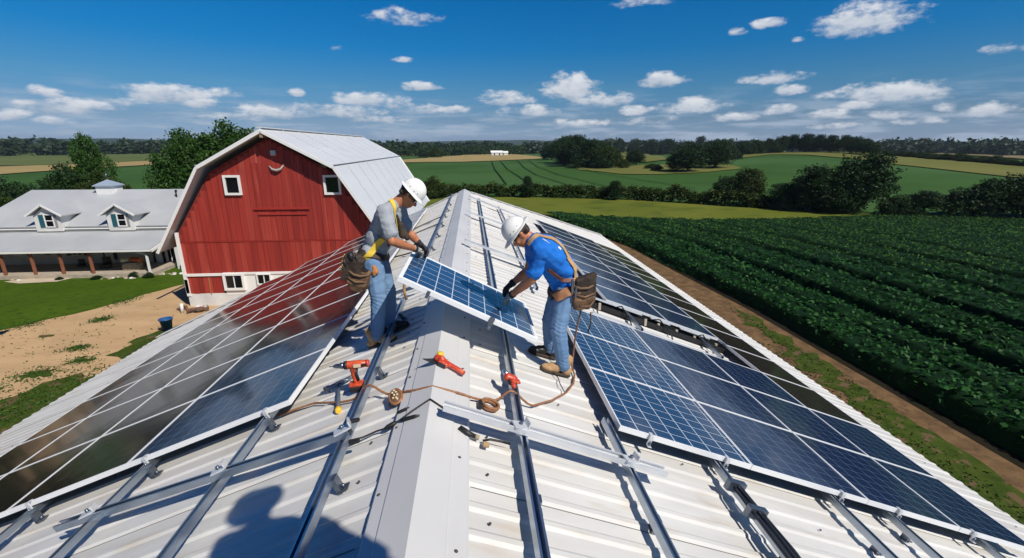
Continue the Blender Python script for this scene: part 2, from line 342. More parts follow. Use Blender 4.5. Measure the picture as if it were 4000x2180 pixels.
# ------------------------------------------------------------------ foliage
def leaf_cloud(cent, n_per, spread, size, flat=.5):
    """leaf quads clustered round the given centres -> vertices, quads"""
    c = np.repeat(np.asarray(cent, float), n_per, axis=0); n = len(c)
    p = c + rng.normal(0, 1, (n, 3)) * np.asarray(spread)
    a = rng.normal(0, 1, (n, 3)); a[:, 2] *= flat; a /= np.linalg.norm(a, axis=1)[:, None]
    b = rng.normal(0, 1, (n, 3)); b -= a * (a * b).sum(1)[:, None]; b /= np.linalg.norm(b, axis=1)[:, None]
    s = size * rng.uniform(.6, 1.35, (n, 1))
    vs = np.stack([p - a * s, p + b * s * .55, p + a * s, p - b * s * .55], 1).reshape(-1, 3)
    return vs, np.arange(4 * n).reshape(-1, 4)
def crown_points(shape, n):
    """clump centres on the shells of several uneven lobes inside a unit-high crown"""
    lobes = []
    if shape == 'broad':
        lobes = [((0, 0, .60), (.40, .40, .32))] + [((.30 * math.cos(a), .30 * math.sin(a), .42 + .18 * random.random()), (.24, .24, .22)) for a in np.linspace(0, 6.28, 8)[:-1] + random.random()] + [((.1, -.05, .80), (.2, .2, .18)), ((-.14, .1, .76), (.18, .18, .16))]
    elif shape == 'tall':
        lobes = [((0, 0, .55), (.22, .22, .40)), ((.10, .05, .35), (.20, .2, .2)), ((-.12, -.05, .42), (.18, .18, .22)), ((.05, -.1, .75), (.15, .15, .2)), ((-.02, .08, .88), (.09, .09, .12))]
    elif shape == 'round':
        lobes = [((0, 0, .52), (.44, .44, .42)), ((.18, -.1, .70), (.26, .26, .24)), ((-.22, .05, .55), (.26, .26, .28)), ((.05, .2, .35), (.36, .3, .3))]
    elif shape == 'bush':
        lobes = [((0, 0, .42), (.5, .42, .42))] + [((.35 * math.cos(a), .28 * math.sin(a), .30 + .2 * random.random()), (.26, .24, .26)) for a in np.linspace(0, 6.28, 6)[:-1]] + [((.1, 0, .72), (.2, .2, .22))]
    elif shape == 'layered':
        lobes = [((0, 0, .82), (.26, .26, .16)), ((.16, 0, .64), (.34, .34, .15)), ((-.2, 0, .52), (.34, .34, .15)), ((.1, .1, .38), (.42, .40, .17)), ((-.05, -.1, .22), (.40, .38, .18))]
    w = np.array([l[1][0] * l[1][2] for l in lobes]); w /= w.sum(); out = []
    for k in rng.choice(len(lobes), n, p=w):
        c, r = lobes[k]; d = rng.normal(0, 1, 3); d /= np.linalg.norm(d)
        if d[2] < -.75: d[2] *= -1
        q = rng.uniform(.72, 1.03) * (1 + .16 * mnoise.noise(V(d * 2.2 + k)))
        out.append(np.array(c) + d * np.array(r) * q)
    return np.array(out)
def tree_meshes(name, shape, leaf, nc, npc, ls, trunk=.35):
    c = crown_points(shape, nc); vs, q = leaf_cloud(c, npc, (.030, .030, .022), ls)
    inner = crown_points(shape, nc // 3) ; inner = (inner - [0, 0, .5]) * .72 + [0, 0, .5]
    v2, q2 = leaf_cloud(inner, npc, (.05, .05, .04), ls * 1.5)
    vs = np.vstack([vs, v2]); q = np.vstack([q, q2 + len(vs) - len(v2)])
    cm = npmesh(name + '_crown', vs, q, leaf)
    mb = MB(); mb.tube([(0, 0, -.03), (.01, 0, trunk * .5), (-.01, .01, trunk), (.02, 0, .72)], [.035, .026, .022, .008], 8)
    for k in range(7):
        a = k * 2.4; z0 = trunk * .6 + .05 * k; r = .28
        mb.tube([(0, 0, z0), (r * .5 * math.cos(a), r * .5 * math.sin(a), z0 + .10), (r * math.cos(a), r * math.sin(a), z0 + .22)], [.014, .009, .004], 6)
    return cm, mb.mesh(name + '_trunk', BARK)
TM = {
 'broad': tree_meshes('broad', 'broad', LEAF, 760, 27, .0155),
 'broad2': tree_meshes('broad2', 'broad', LEAFD, 420, 22, .017),
 'round': tree_meshes('round', 'round', LEAFD, 460, 24, .017),
 'round2': tree_meshes('round2', 'round', LEAFY, 420, 22, .017),
 'tall': tree_meshes('tall', 'tall', LEAFD, 330, 20, .016),
 'bush': tree_meshes('bush', 'bush', LEAFD, 380, 22, .020, .15),
 'bush2': tree_meshes('bush2', 'bush', LEAFY, 380, 22, .020, .15),
 'layered': tree_meshes('layered', 'layered', LEAF, 520, 24, .015),
}
def tree(kind, x, y, h, w, label, cat='tree', group=None, name=None, rot=None, z=None):
    nw = {'broad': 1.05, 'broad2': 1.05, 'round': .95, 'round2': .95, 'tall': .5, 'bush': 1.1, 'bush2': 1.1, 'layered': .85}[kind]
    nm = name or ('bush' if kind.startswith('bush') else 'tree')
    e = empty(nm, (x, y, (hgt(x, y) if z is None else z) - .12 * h), rot if rot is not None else random.uniform(0, 6.28), label, cat, group)
    s = w / nw; e.scale = (s, s, h * 1.12)
    obj('crown', TM[kind][0], e); obj('trunk', TM[kind][1], e)
    return e
# farmyard trees behind the house and barn
tree('broad', -34.3, 61.5, 12.0, 9.0, 'large leafy green tree, left half of the pair rising between farmhouse and red barn')
tree('broad', -29.3, 62.5, 12.9, 11.0, 'tallest leafy green tree, rising right behind the red barn roof')
tree('layered', -52.4, 70, 11.5, 5.4, 'dark green tree standing alone above the farmhouse ridge, with the pale field behind')
L2 = [(-52, 64, 6.8, 7.5, 'bush', 'dark spreading bush behind the left end of the farmhouse roof ridge'),
      (-46.0, 62, 7.6, 7.0, 'bush2', 'olive green bush just behind the cupola of the farmhouse'),
      (-42.0, 60.5, 6.4, 6.0, 'bush2', 'yellowish rounded bush right of the cupola, before the green field'),
      (-49.8, 63, 8.6, 6.5, 'bush', 'darkest bush left of the cupola under the lone tree'),
      (-50.5, 58, 6.6, 6.0, 'bush', 'dark bush at the left edge above the farmhouse roof'),
      (-52.6, 55.5, 7.2, 6.5, 'round', 'round dark tree cut by the left edge of the photo'),
      (-48.5, 54, 6.4, 6.0, 'bush', 'dark bush close behind the left slope of the farmhouse roof'),
      (-46.2, 51, 5.4, 4.6, 'bush2', 'small olive bush beside the left rake of the farmhouse roof'),
      (-49.0, 58, 6.0, 5.0, 'bush', 'lowest dark bush against the left gable of the farmhouse'),
      (-47.5, 49.0, 5.0, 5.0, 'round', 'dark round tree left of the farmhouse beside its lower roof')]
for x, y, h, w, k, lb in L2: tree(k, x, y, h, w, lb, 'bush' if 'bush' in lb else 'tree')
# right side clumps at the far edge of the meadow
NR = [(43.2, 75.7, 4.5, 4.9, 'broad2', 'smaller left tree of the pair of trees at the far edge of the meadow'),
      (46.0, 74.6, 6.0, 5.2, 'round2', 'taller right tree of the pair of trees at the far edge of the meadow'),
      (47.6, 72.0, 1.9, 4.5, 'bush2', 'low pale bush under the pair of trees beside the meadow'),
      (49.3, 68.6, 3.9, 5.2, 'round', 'lowest tree on the left of the darkest clump beside the meadow'),
      (52.3, 66.1, 6.6, 7.6, 'round', 'middle sized tree in the darkest clump beside the meadow'),
      (57.3, 64.2, 8.4, 8.0, 'round', 'tallest tree standing beside the meadow, right end of the dark clump'),
      (50.8, 67.0, 5.0, 5.0, 'round', 'dark tree between the lowest and the middle sized one of the meadow clump'),
      (54.2, 64.2, 4.6, 6.0, 'bush', 'dark bush filling the foot of the tallest meadow tree'),
      (60.4, 61.4, 3.0, 3.8, 'bush', 'small dark bush alone in the gap right of the tallest meadow tree'),
      (64.4, 60.6, 3.4, 5.0, 'broad2', 'small tree next to the long dark clump at right'),
      (61.9, 60.4, 1.7, 3.6, 'bush', 'lowest bush at the foot of the small tree at right'),
      (68.2, 58.6, 4.1, 5.8, 'bush', 'first dark tree of the long clump at the right edge'),
      (71.4, 57.9, 5.1, 6.8, 'broad2', 'second dark tree of the long clump at the right edge'),
      (75.0, 56.6, 6.1, 7.2, 'round', 'tallest dark tree of the long clump, at the right edge of the photo'),
      (79.6, 55.0, 5.8, 8, 'broad2', 'dark tree beyond the right edge, last of the long clump')]
for x, y, h, w, k, lb in NR: tree(k, x, y, h * 1.07, w * 1.15, lb, 'bush' if k.startswith('bush') and 'tree' not in lb.split(' ')[2] else 'tree')
EG = [(55.8, 327.5, 11.0, 14, 'round'), (50.2, 264.1, 12.4, 14, 'broad2'), (45.7, 204.0, 12.3, 11.5, 'broad2'), (48.8, 188.4, 10.2, 10.5, 'round'), (52.8, 181.0, 7.8, 9.5, 'round2'), (57.0, 183.0, 5.6, 6, 'round2'),
      (51, 225, 12, 12, 'broad2'), (42.5, 214, 8.5, 9, 'round'), (47.5, 192, 6, 9, 'bush'), (53, 245, 13, 14, 'round'), (48, 232, 12.5, 12, 'broad2'), (56, 205, 9.5, 11, 'round'), (60, 215, 9, 11, 'broad2'), (64, 235, 9, 12, 'round'), (50, 178, 5, 8, 'bush'), (44.5, 187, 6, 8, 'bush')]
for x, y, h, w, k in EG: tree(k, x, y, h * 1.12, w * 1.15, 'dark tree in the wood that juts into the green field', group='trees of the wood jutting into the green field')
for x, y, h, w, k, lb in [(73.2, 208.7, 6.2, 8.5, 'round', 'round tree alone on the tan hillside clearing'), (57.6, 175.5, 3.6, 5.2, 'bush2', 'small olive bush left in the clearing'),
      (62.5, 155.2, 2.6, 4, 'bush', 'small dark bush in front of the big twin trees of the clearing'), (66, 168, 2.0, 7, 'bush2', 'low pale scrub in the middle of the clearing'),
      (70.5, 148.8, 9.4, 13.5, 'round', 'big dark tree at the front of the clearing, left of its twin'), (86, 160.6, 10.0, 14, 'round', 'big dark tree at the front of the clearing, right of its twin'),
      (68, 190.9, 7.0, 8, 'broad2', 'dark tree behind the left shoulder of the big clearing tree'), (120, 208, 5.2, 7, 'bush', 'dark bush where the tree line meets the green field'),
      (310.3, 625.6, 23, 15, 'tall', 'single tall tree sticking up over the skyline'), (220.4, 212.0, 1.9, 5, 'bush', 'single round bush on the ploughed field'),
      (-30.8, 412.6, 9.2, 16, 'bush2', 'bright green thicket on the tan field right of the barn'), (-42, 425, 8.6, 11, 'bush', 'dark end of the thicket next to the barn roof'),
      (10.9, 89.2, 4.2, 2.4, 'tall', 'thin sapling sticking out of the hedge'), (26.4, 83.4, 3.6, 2.4, 'tall', 'second thin sapling further right in the hedge'),
      (-7.4, 90.5, 4.6, 5.5, 'bush2', 'tall olive bush at the left end of the hedge beside the barn')]:
    tree(k, x, y, h, w, lb, 'bush' if k.startswith('bush') else 'tree')
HG = [(122.8, 222.8, 8.4, 11, 'round'), (143.1, 240.7, 8, 9, 'broad2'), (156.6, 249.9, 8, 8.5, 'round'), (164.0, 250.9, 8.5, 9, 'broad2'), (174, 256, 10, 9, 'round'), (181, 256, 10.5, 10.5, 'broad2'), (184.5, 250.0, 10.6, 11, 'round'), (187.9, 244.3, 10, 10, 'broad2'), (188.5, 237, 9.5, 9, 'round'),
      (189, 228, 9.4, 9, 'broad2'), (188, 219, 8.6, 9, 'round'), (185, 211.1, 7.4, 9.5, 'broad2'), (181.5, 203.2, 6.4, 8, 'round'), (132, 232, 6, 8, 'bush'), (150, 246, 7, 8, 'bush'), (170, 254, 7, 8, 'bush')]
for x, y, h, w, k in HG: tree(k, x, y, h, w, 'dark tree in the row along the crest of the olive field', group='trees along the crest')
for i in range(20):
    x = 180.5 - i * .35 + random.uniform(-1, 1); y = 196 - i * 4.2
    tree('bush' if i % 2 else 'bush2', x + 3, y, random.uniform(2.3, 3.6), random.uniform(5, 7), 'low bush in the hedge below the ploughed field', 'bush', group='bushes of the far right hedge')
for i, (x, y, w) in enumerate([(220.8, 570.9, 19), (243.7, 575, 26), (269, 572, 20), (190, 600, 16), (208, 600, 18), (168, 610, 14), (250, 600, 22), (150, 620, 15)]):
    tree(['round', 'broad2'][i % 2], x, y, random.uniform(15, 21), w, 'distant dark tree on the skyline behind the wood', group='distant skyline trees')
# hedge at the far edge of the meadow, far woods: masses of clumps
def mass(name, centres, leaf, npc, spread, ls, **kw):
    vs, q = leaf_cloud(centres, npc, spread, ls); return obj(name, npmesh(name, vs, q, leaf), **kw)
hc = []
hp = [(-30, 90), (-12, 91.5), (3, 91.6), (13, 89.6), (29, 83), (46.2, 69.5)]
for i in range(len(hp) - 1):
    a, b = V(hp[i]), V(hp[i + 1]); k = int((b - a).length * 22)
    for j in range(k):
        q = a.lerp(b, random.random()); hh = 2.2 + 1.1 * mnoise.noise(V((q.x * .35, 2, 0))) + .5 * mnoise.noise(V((q.x * 1.1, 5, 0)))
        u = random.random(); hc.append((q.x + random.gauss(0, .3), q.y + 1.0 + random.uniform(-1.1, 1.1) * (1.1 - u * .6), hgt(q.x, q.y) + hh * (u ** .7)))
mass('hedge', hc, LEAFY, 26, (.26, .26, .18), .18, label='long olive green hedge between the meadow and the big green field', cat='hedge')
fc = []
for i in range(620):
    a = math.radians(random.uniform(18, 172)); deg = math.degrees(a)
    if deg > 118: r = random.uniform(700, 900)
    elif deg > 96: r = random.uniform(540, 800)
    elif deg > 80: r = random.uniform(580, 900)
    elif deg > 52: r = random.uniform(640, 900)
    else: r = random.uniform(640, 900)
    x, y = r * math.cos(a), r * math.sin(a); H = random.uniform(10, 17) * (1.0 + .25 * mnoise.noise(V((math.cos(a) * 9, math.sin(a) * 9, 0)))) * r / 760; z0 = hgt(x, y)
    for k in range(12):
        d = rng.normal(0, 1, 3); d /= np.linalg.norm(d); fc.append((x + d[0] * H * .55, y + d[1] * H * .55, z0 + H * .5 + d[2] * H * .42))
mass('far_woods', fc, LEAFF, 22, (2.3, 2.3, 1.7), 2.4, kind='stuff', label='dark distant woods along the horizon', cat='woods')
fc = []
for i in range(130):   # woods behind the green field, centre
    a = math.radians(random.uniform(84, 101)); r = random.uniform(500, 600)
    x, y = r * math.cos(a), r * math.sin(a); H = random.uniform(7, 11); z0 = hgt(x, y)
    for k in range(12):
        d = rng.normal(0, 1, 3); d /= np.linalg.norm(d); fc.append((x + d[0] * H * .6, y + d[1] * H * .6, z0 + H * .45 + d[2] * H * .42))
mass('middle_woods', fc, LEAFD, 14, (1.2, 1.2, 1.0), .9, kind='stuff', label='dark woods behind the stubble field in the middle', cat='woods')
fc = []
for i in range(75):   # unseen woods, added to darken what the left panels mirror
    a = math.radians(random.uniform(143, 200)); r = random.uniform(33, 56); x, y = r * math.cos(a), r * math.sin(a); H = random.uniform(9, 14); z0 = -8.2
    for k in range(14):
        d = rng.normal(0, 1, 3); d /= np.linalg.norm(d); fc.append((x + d[0] * H * .42, y + d[1] * H * .42, z0 + H * .45 + d[2] * H * .46))
mass('reflection_woods', fc, LEAFD, 22, (.9, .9, .8), .55, kind='stuff', label='added unseen woods left of the farmyard, placed to darken the panel reflections', cat='woods')

# ------------------------------------------------------------------ crop field (individual plants cannot be counted)
def xb(y): return float(np.interp(y, [-30, 0, 11, 26, 44.6, 66], [17.8, 17.8, 17.6, 17.4, 15.9, 10.4]))
field_pts = [(xb(y), y) for y in (-20, 0, 11, 26, 35, 44.6, 55, 64)] + [(10.4, 67.0), (19.5, 60.4), (29.0, 57.7), (39.1, 56.9), (55.5, 59.0), (64.5, 56.5), (72.4, 53.6), (77.3, 49.4), (104, 39), (110, 20), (110, -20)]
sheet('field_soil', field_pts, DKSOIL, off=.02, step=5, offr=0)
def in_poly(x, y, P):
    c = np.zeros(len(x), bool); j = len(P) - 1
    for i in range(len(P)):
        xi, yi = P[i]; xj, yj = P[j]
        cond = ((yi > y) != (yj > y)) & (x < (xj - xi) * (y - yi) / (yj - yi + 1e-12) + xi); c ^= cond; j = i
    return c
XB = ([-30, 0, 11, 26, 44.6, 66], [17.8, 17.8, 17.6, 17.4, 15.9, 10.4])
def canopy(x, y):
    o = x - np.interp(y, *XB) - .6 * np.sin(y / 19.0) * (x > 20)
    per = 2.75; ph = (o / per) % 1; idx = np.floor(o / per)
    prof = np.clip(np.sin(np.pi * ph), 0, 1) ** .55
    d5 = np.abs(((o / (2 * per)) + .5) % 1 - .5) * 2 * per      # distance to the nearest wide furrow
    d2 = np.abs(ph - np.round(ph)) * per
    deep = np.clip((d5 - .62) / .22, 0, 1) ** .6 * (1 - .45 * np.clip(1 - d2 / .40, 0, 1)) - .05 * np.cos(o * 7)
    fade = np.clip(1.95 - np.hypot(x, y) / 36, .13, 1)
    return (1.05 * (1 - fade * (1 - np.clip(deep, .02, 1))) + .08 * np.sin(x * 1.3 + y * .6) * np.cos(y * 1.7) + .07 * np.sin(x * 3.1 - y * 2.3) * np.sin(y * 2.9 + x)) * 1.0
def crops():
    zones = [(0, 24, 100, .105, 6), (24, 36, 70, .105, 1), (36, 48, 36, .12, 0), (48, 130, 40, .085, 0)]
    VS = []; QS = []; off = 0
    for r0, r1, dens, ls, _ in zones:
        area = (110 - 9) * (68 + 20); n = int(dens * area)
        if r1 <= 36: x = rng.uniform(15, 37, int(dens * 22 * 58)); y = rng.uniform(-20, 38, len(x))
        else: x = rng.uniform(9, 110, n); y = rng.uniform(-20, 68, n)
        r = np.hypot(x, y); ang = np.degrees(np.arctan2(x, y))
        k = (r >= r0) & (r < r1) & in_poly(x, y, field_pts) & (ang < 64)
        x = x[k]; y = y[k]; n = len(x); top = canopy(x, y)
        dp = (top - .02) / 1.05; k = rng.random(n) < np.clip((dp - .15) * 2.4, .02, 1); x = x[k]; y = y[k]; top = top[k]; n = len(x)
        u = rng.random(n) ** .45
        z = -8.2 + top * u + rng.normal(0, .05, n) + .02
        p = np.stack([x, y, z], 1)
        a = rng.normal(0, 1, (n, 3)); a[:, 2] *= .45; a /= np.linalg.norm(a, axis=1)[:, None]
        b = rng.normal(0, 1, (n, 3)); b[:, 2] *= .6; b -= a * (a * b).sum(1)[:, None]; b /= np.linalg.norm(b, axis=1)[:, None]
        s = ls * rng.uniform(.6, 1.5, (n, 1)); w = np.where(rng.random((n, 1)) < .12, .28, .62)
        s = np.where(w < .3, s * 1.8, s)
        vs = np.stack([p - a * s, p + b * s * w, p + a * s - [0, 0, .02], p - b * s * w], 1).reshape(-1, 3)
        VS.append(vs); QS.append(np.arange(4 * n).reshape(-1, 4))
    return VS, QS
CROPF = mat('far_crop_leaves', (.036, .100, .016), (.048, .124, .021), scale=.12, rough=.8, spec=.1, col3=(.05, .12, .024), scale3=3, lo3=.55, hi3=.7)
cv, cq = crops()
obj('crop_plants', npmesh('crop_plants', np.vstack(cv[:3]), np.arange(sum(len(q) for q in cv[:3])).reshape(-1, 4), CROP), kind='stuff', label='dark green leafy crop growing in long curved rows', cat='crop')
obj('far_crop_plants', npmesh('far_crop_plants', cv[3], cq[3], CROPF), kind='stuff', label='smoother green far end of the crop field next to the meadow', cat='crop')
# canopy underlayer so that rows read solid; shade is put into its dark green
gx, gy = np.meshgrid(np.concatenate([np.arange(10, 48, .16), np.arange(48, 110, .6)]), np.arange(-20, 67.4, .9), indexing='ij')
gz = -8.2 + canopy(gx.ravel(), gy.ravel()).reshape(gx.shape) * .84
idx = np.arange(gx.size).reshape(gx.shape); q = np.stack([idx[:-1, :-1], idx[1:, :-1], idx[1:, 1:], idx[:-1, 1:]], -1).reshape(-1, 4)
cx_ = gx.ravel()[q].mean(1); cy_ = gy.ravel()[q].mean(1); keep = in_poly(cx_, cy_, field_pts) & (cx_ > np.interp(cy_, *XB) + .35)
obj('crop_canopy', npmesh('crop_canopy', np.stack([gx.ravel(), gy.ravel(), gz.ravel()], 1), q[keep], mat('crop_row_shade', (.003, .016, .004), (.005, .024, .006), scale=2, rough=.9, spec=.1, bump=1, bscale=8), True), kind='stuff', label='dark underlayer of the crop rows, shade put into its green', cat='crop')
# grass tufts on verges and lawn edge
def tufts(name, pts, n, hgt_, m, lb):
    c = []
    for _ in range(n):
        x, y, sx, sy = pts[random.randrange(len(pts))]; c.append((random.gauss(x, sx), random.gauss(y, sy), -8.2 + hgt_ * .4))
    c = np.array(c)
    if name == 'verge_grass': c = c[(c[:, 0] > 10)]
    vs, q = leaf_cloud(c, 6, (.08, .08, .05), hgt_); obj(name, npmesh(name, vs, q, m), kind='stuff', label=lb, cat='grass')
tufts('verge_grass', [(15.3, y, .45, 1.2) for y in np.arange(8, 21, 1.5)] + [(16.4, y, .2, 1) for y in np.arange(16, 26, 1.5)], 2600, .06, LEAFY, 'rough grass tufts between the white roof and the soil strip')
tufts('yard_grass', [(-17 - .25 * i, 20.2 - i * .9, .7, .7) for i in range(8)] + [(-16.6, 24, .5, 1.2)] + [(-25.5, 27.2, .4, .5), (-22.8, 31.3, .3, .8)] + [(-19.5, 20.6, .6, .4), (-18.6, 21.9, .4, .3), (-20.6, 19.2, .7, .4), (-21.8, 27.6, .3, .3), (-19.9, 23.4, .3, .2), (-24, 24, 3, 2.5)], 4200, .05, LEAF, 'grass tufts along the edge of the dirt road')
# ------------------------------------------------------------------ the white-roofed shed we stand on
XR, XL, Y0 = 6.9, -8.0, -3.0
FAR = 19.6
def far_right(x): return FAR + x / XR * 3.5          # the far gable is cut obliquely
def far_left(x): return FAR + x * .93                # x negative
shed = empty('metal_roofed_shed', (0, 8, -8.2), 0, 'long shed with white ribbed metal roof that the two men stand on', 'shed')
def P0(o, p): o.parent = p; o.matrix_parent_inverse = Matrix.Translation(-p.location); return o
def part(mb, name, mats, p, **kw): o = mb.build(name, mats, None, **kw); return P0(o, p)
PITCH, RIBH = .19, .0125
def roof_side(sgn):
    prof = [(0, 0), (.105, 0), (.128, RIBH), (.162, RIBH), (.185, 0)]
    mb = MB(); y = Y0; prev = None; vs = []; fs = []
    k = 0
    while y < (far_right(XR) if sgn > 0 else FAR):
        for (dy, h) in prof:
            yy = y + dy
            if sgn > 0:
                xin = max(.12, (yy - FAR) / 3.5 * XR); xout = XR
                if xin >= xout: break
            else:
                xin = .12; xout = 8.0 if yy < FAR - 8.0 * .93 else (FAR - yy) / .93
                if xout <= xin: break
            for t in (0, .33, .66, 1):
                x = xin + (xout - xin) * t; vs.append((sgn * x, yy, rz(x, h)))
            if k:
                a = (k - 1) * 4
                for j in range(3):
                    f = (a + j, a + 4 + j, a + 5 + j, a + j + 1); fs.append(f if sgn < 0 else tuple(reversed(f)))
            k += 1
        y += PITCH
    mb.add(vs, fs, 0)
    # drip edge thickness at the eave
    return mb
for s_ in (1, -1): part(roof_side(s_), 'roof_slope', WHITE, shed)
# screws with dark washers in rows down the slope
sc = MB()
for sgn in (1, -1):
    for xs in (.38, 1.02, 2.0, 3.0, 4.1, 5.9, 6.6):
        y = -.5 + .05
        while y < 19:
            if random.random() < (.55 if xs < .5 else .28) and y < (FAR - abs(xs) if sgn < 0 else 30):
                x = xs + random.uniform(-.015, .015); c = rp(sgn * x, y + .145, RIBH + .003)
                sc.lathe([(0.0, .004), (.008, .004), (.0085, -.004)], c, 7, Matrix.Rotation(sgn * math.radians(21), 3, 'Y'))
            y += PITCH * 2
ls = MB()
for sgn in (1, -1):
    k = 0
    while True:
        y = Y0 + PITCH * (5 * k + 2 * (sgn > 0)) + .098; k += 1
        if y > FAR - .4: break
        xo = XR if sgn > 0 else min(8.0, (FAR - y) / .93)
        if xo > .6: ls.beam(rp(sgn * .28, y, .0015), rp(sgn * (xo - .02), y, .0015), .0045, .003, (sgn * SN, 0, CS))
part(ls, 'lap_seams', mat('seam_dirt', (.16, .15, .14), rough=.8), shed, kind='stuff')  # thin dark dirt lines where the roof sheets lap
part(sc, 'roof_screws', SCREW, shed, kind='stuff')
# ridge cap with lapped joints
cap = MB(); joints = [-3.0, 2.92, 8.4, 12.35, FAR]
for i in range(4):
    a, b = joints[i], joints[i + 1] + (.06 if i < 3 else 0); z0 = .034 + .0025 * (3 - i)
    if i < 3: pass
    prof = [(-.245, -T * .245 + z0 - .012), (-.235, -T * .235 + z0 + .002), (-.17, -T * .17 + z0 + .004), (-.165, -T * .165 + z0 + .012), (0, z0 + .022), (.165, -T * .165 + z0 + .012), (.17, -T * .17 + z0 + .004), (.262, -T * .262 + z0 + .002), (.272, -T * .272 + z0 - .012)]
    vs = [(x, y, z) for y in (a, b) for (x, z) in prof]; n = len(prof)
    cap.add(vs, [(j, n + j, n + j + 1, j + 1) for j in range(n - 1)][::1])
for f in range(len(cap.f)): cap.f[f] = tuple(reversed(cap.f[f]))
part(cap, 'ridge_cap', CAP, shed)
cs = MB()
for i, y in enumerate(np.arange(.9, 18, .62)):
    for sgn in (1, -1):
        c = V((sgn * .215, y + random.uniform(-.08, .08) + (.2 if sgn > 0 else 0), 0)); c.z = -T * .215 + .046
        cs.lathe([(0.0, .005), (.005, .005), (.010, .001), (.0105, -.004)], c, 8, Matrix.Rotation(sgn * math.radians(21), 3, 'Y'))
part(cs, 'ridge_screws', SCREW, shed, kind='stuff')
# walls, fascia
mb = MB(); o = .35
pl = [(XL + o, Y0 + o), (XR - o, Y0 + o), (XR - o, far_right(XR) - o - .5), (0, FAR - o - .1), (XL + o, FAR - 8 * .93 - .1)]
n = len(pl); vs = [(x, y, -8.3) for x, y in pl] + [(x, y, rz(x) - .12) for x, y in pl]
mb.add(vs, [(i, (i + 1) % n, n + (i + 1) % n, n + i) for i in range(n)])
part(mb, 'wall', WALLW, shed)
mb = MB()
mb.beam((XR - .03, Y0, rz(XR) - .09), (XR - .03, far_right(XR), rz(XR) - .09), .03, .14)
mb.beam((XL + .03, Y0, rz(XL) - .09), (XL + .03, FAR - 8 * .93, rz(XL) - .09), .03, .14)
mb.beam((0, FAR - .02, -.06), (XR, far_right(XR) - .02, rz(XR) - .06), .03, .12); mb.beam((0, FAR - .02, -.06), (XL, FAR - 8 * .93 - .02, rz(XL) - .06), .03, .12)
part(mb, 'fascia', TRIM, shed)
# far gable flashing lying on the ribs
mb = MB()
for (ax, ay, bx, by) in ((.28, FAR + .12, XR, far_right(XR) - .02), (-.28, FAR - .28, XL, FAR - 8 * .93 + .02)):
    d = V((0, -.30, 0)); a = rp(ax, ay, .034); b = rp(bx, by, .034); mb.hexa([a, b, b + d, a + d] + [q + V((0, 0, .012)) for q in (a, b, b + d, a + d)])
part(mb, 'gable_flashing', CAP, shed)

# ------------------------------------------------------------------ mounting rails
def channel(L_, w=.046, h=.052, dbl=False):
    """open-topped strut channel along +y, bottom at z=0"""
    t = .006; mb = MB()
    prof = [(-w / 2, 0), (w / 2, 0), (w / 2, h), (w / 2 - .014, h), (w / 2 - .014, h - t), (w / 2 - t, h - t), (w / 2 - t, t), (-w / 2 + t, t), (-w / 2 + t, h - t), (-w / 2 + .014, h - t), (-w / 2 + .014, h), (-w / 2, h)]
    n = len(prof); vs = [(x, y, z) for y in (0, L_) for (x, z) in prof]
    fs = [(i, (i + 1) % n, n + (i + 1) % n, n + i) for i in range(n)]
    mb.add(vs, [tuple(reversed(f)) for f in fs])
    c = [(0, 1, 6, 7), (1, 2, 5, 6), (2, 3, 4, 5), (0, 7, 8, 11), (8, 9, 10, 11)]
    for f in c: mb.f.append(tuple(f)); mb.m.append(0); mb.sm.append(False); mb.f.append(tuple(n + i for i in reversed(f))); mb.m.append(0); mb.sm.append(False)
    return mb
def rail(name, x0, y0, x1, y1, lift, label, m=RAILM, w=.050, h=.052, foot=True, group=None, slope=True):
    a = rp(x0, y0, lift); b = rp(x1, y1, lift); L_ = (b - a).length
    d = (b - a).normalized(); xs = x0 if abs(x0) > .05 else x1
    nrm = V((math.copysign(SN, xs), 0, CS)); sx = d.cross(nrm).normalized(); up = sx.cross(d)
    M = Matrix((( sx.x, d.x, up.x), (sx.y, d.y, up.y), (sx.z, d.z, up.z))).to_4x4(); M.translation = a
    e = empty(name, a, 0, label, 'rail', group)
    R = M.to_3x3().to_4x4()
    mb = channel(L_, w, h); mb.v = [tuple(R @ V(q)) for q in mb.v]; mb.build('channel', m, e)
    if foot:
        y = .35; k = 0; fm = MB()
        while y < L_ - .1 and y < 9:
            ft = MB(); ft.box((w / 2 + .012, y, -lift / 2 + .008), (.028, .06, lift + .05)); ft.box((w / 2 + .03, y, -lift + RIBH + .006), (.07, .06, .008))
            ft.tube([(w / 2 + .038, y, -lift + .02), (w / 2 + .038, y, -lift + .045)], .009, 6)
            ft.v = [tuple(R @ V(q)) for q in ft.v]; ft.build('foot', STEEL, e); y += 1.4
    return e
LIFT = .075
rail('mounting_rail', -.53, .6, -.57, 5.75, LIFT, 'steel rail left of the ridge, running from the frame bottom to the standing man\'s boots')
rail('mounting_rail', -.50, 7.0, -.46, 18.7, LIFT, 'thin far rail left of the ridge, behind the gloved hands of the man in grey')
rail('mounting_rail', -1.44, .4, -1.44, 9.0, LIFT, 'left slope rail crossing the bottom edge beside the big shadow')
rail('mounting_rail', -2.47, .4, -2.47, 11.0, LIFT, 'left slope rail under the free end of the long crossing rail')
rail('mounting_rail', -3.48, .4, -3.48, 12.0, LIFT, 'left slope rail nearest the lower left corner, slipping under the dark panels')
rail('mounting_rail', .62, .4, .62, 5.05, LIFT, 'long rail just right of the ridge with a dark shadow on its left, near half', w=.056)
rail('mounting_rail', .60, 5.15, .55, 17.4, LIFT, 'long rail just right of the ridge running up to the far gable, far half', w=.056, m=RAILM)
rail('mounting_rail', 1.40, .5, 1.38, 3.30, LIFT, 'right slope rail with a free upper end beside the panel corner')
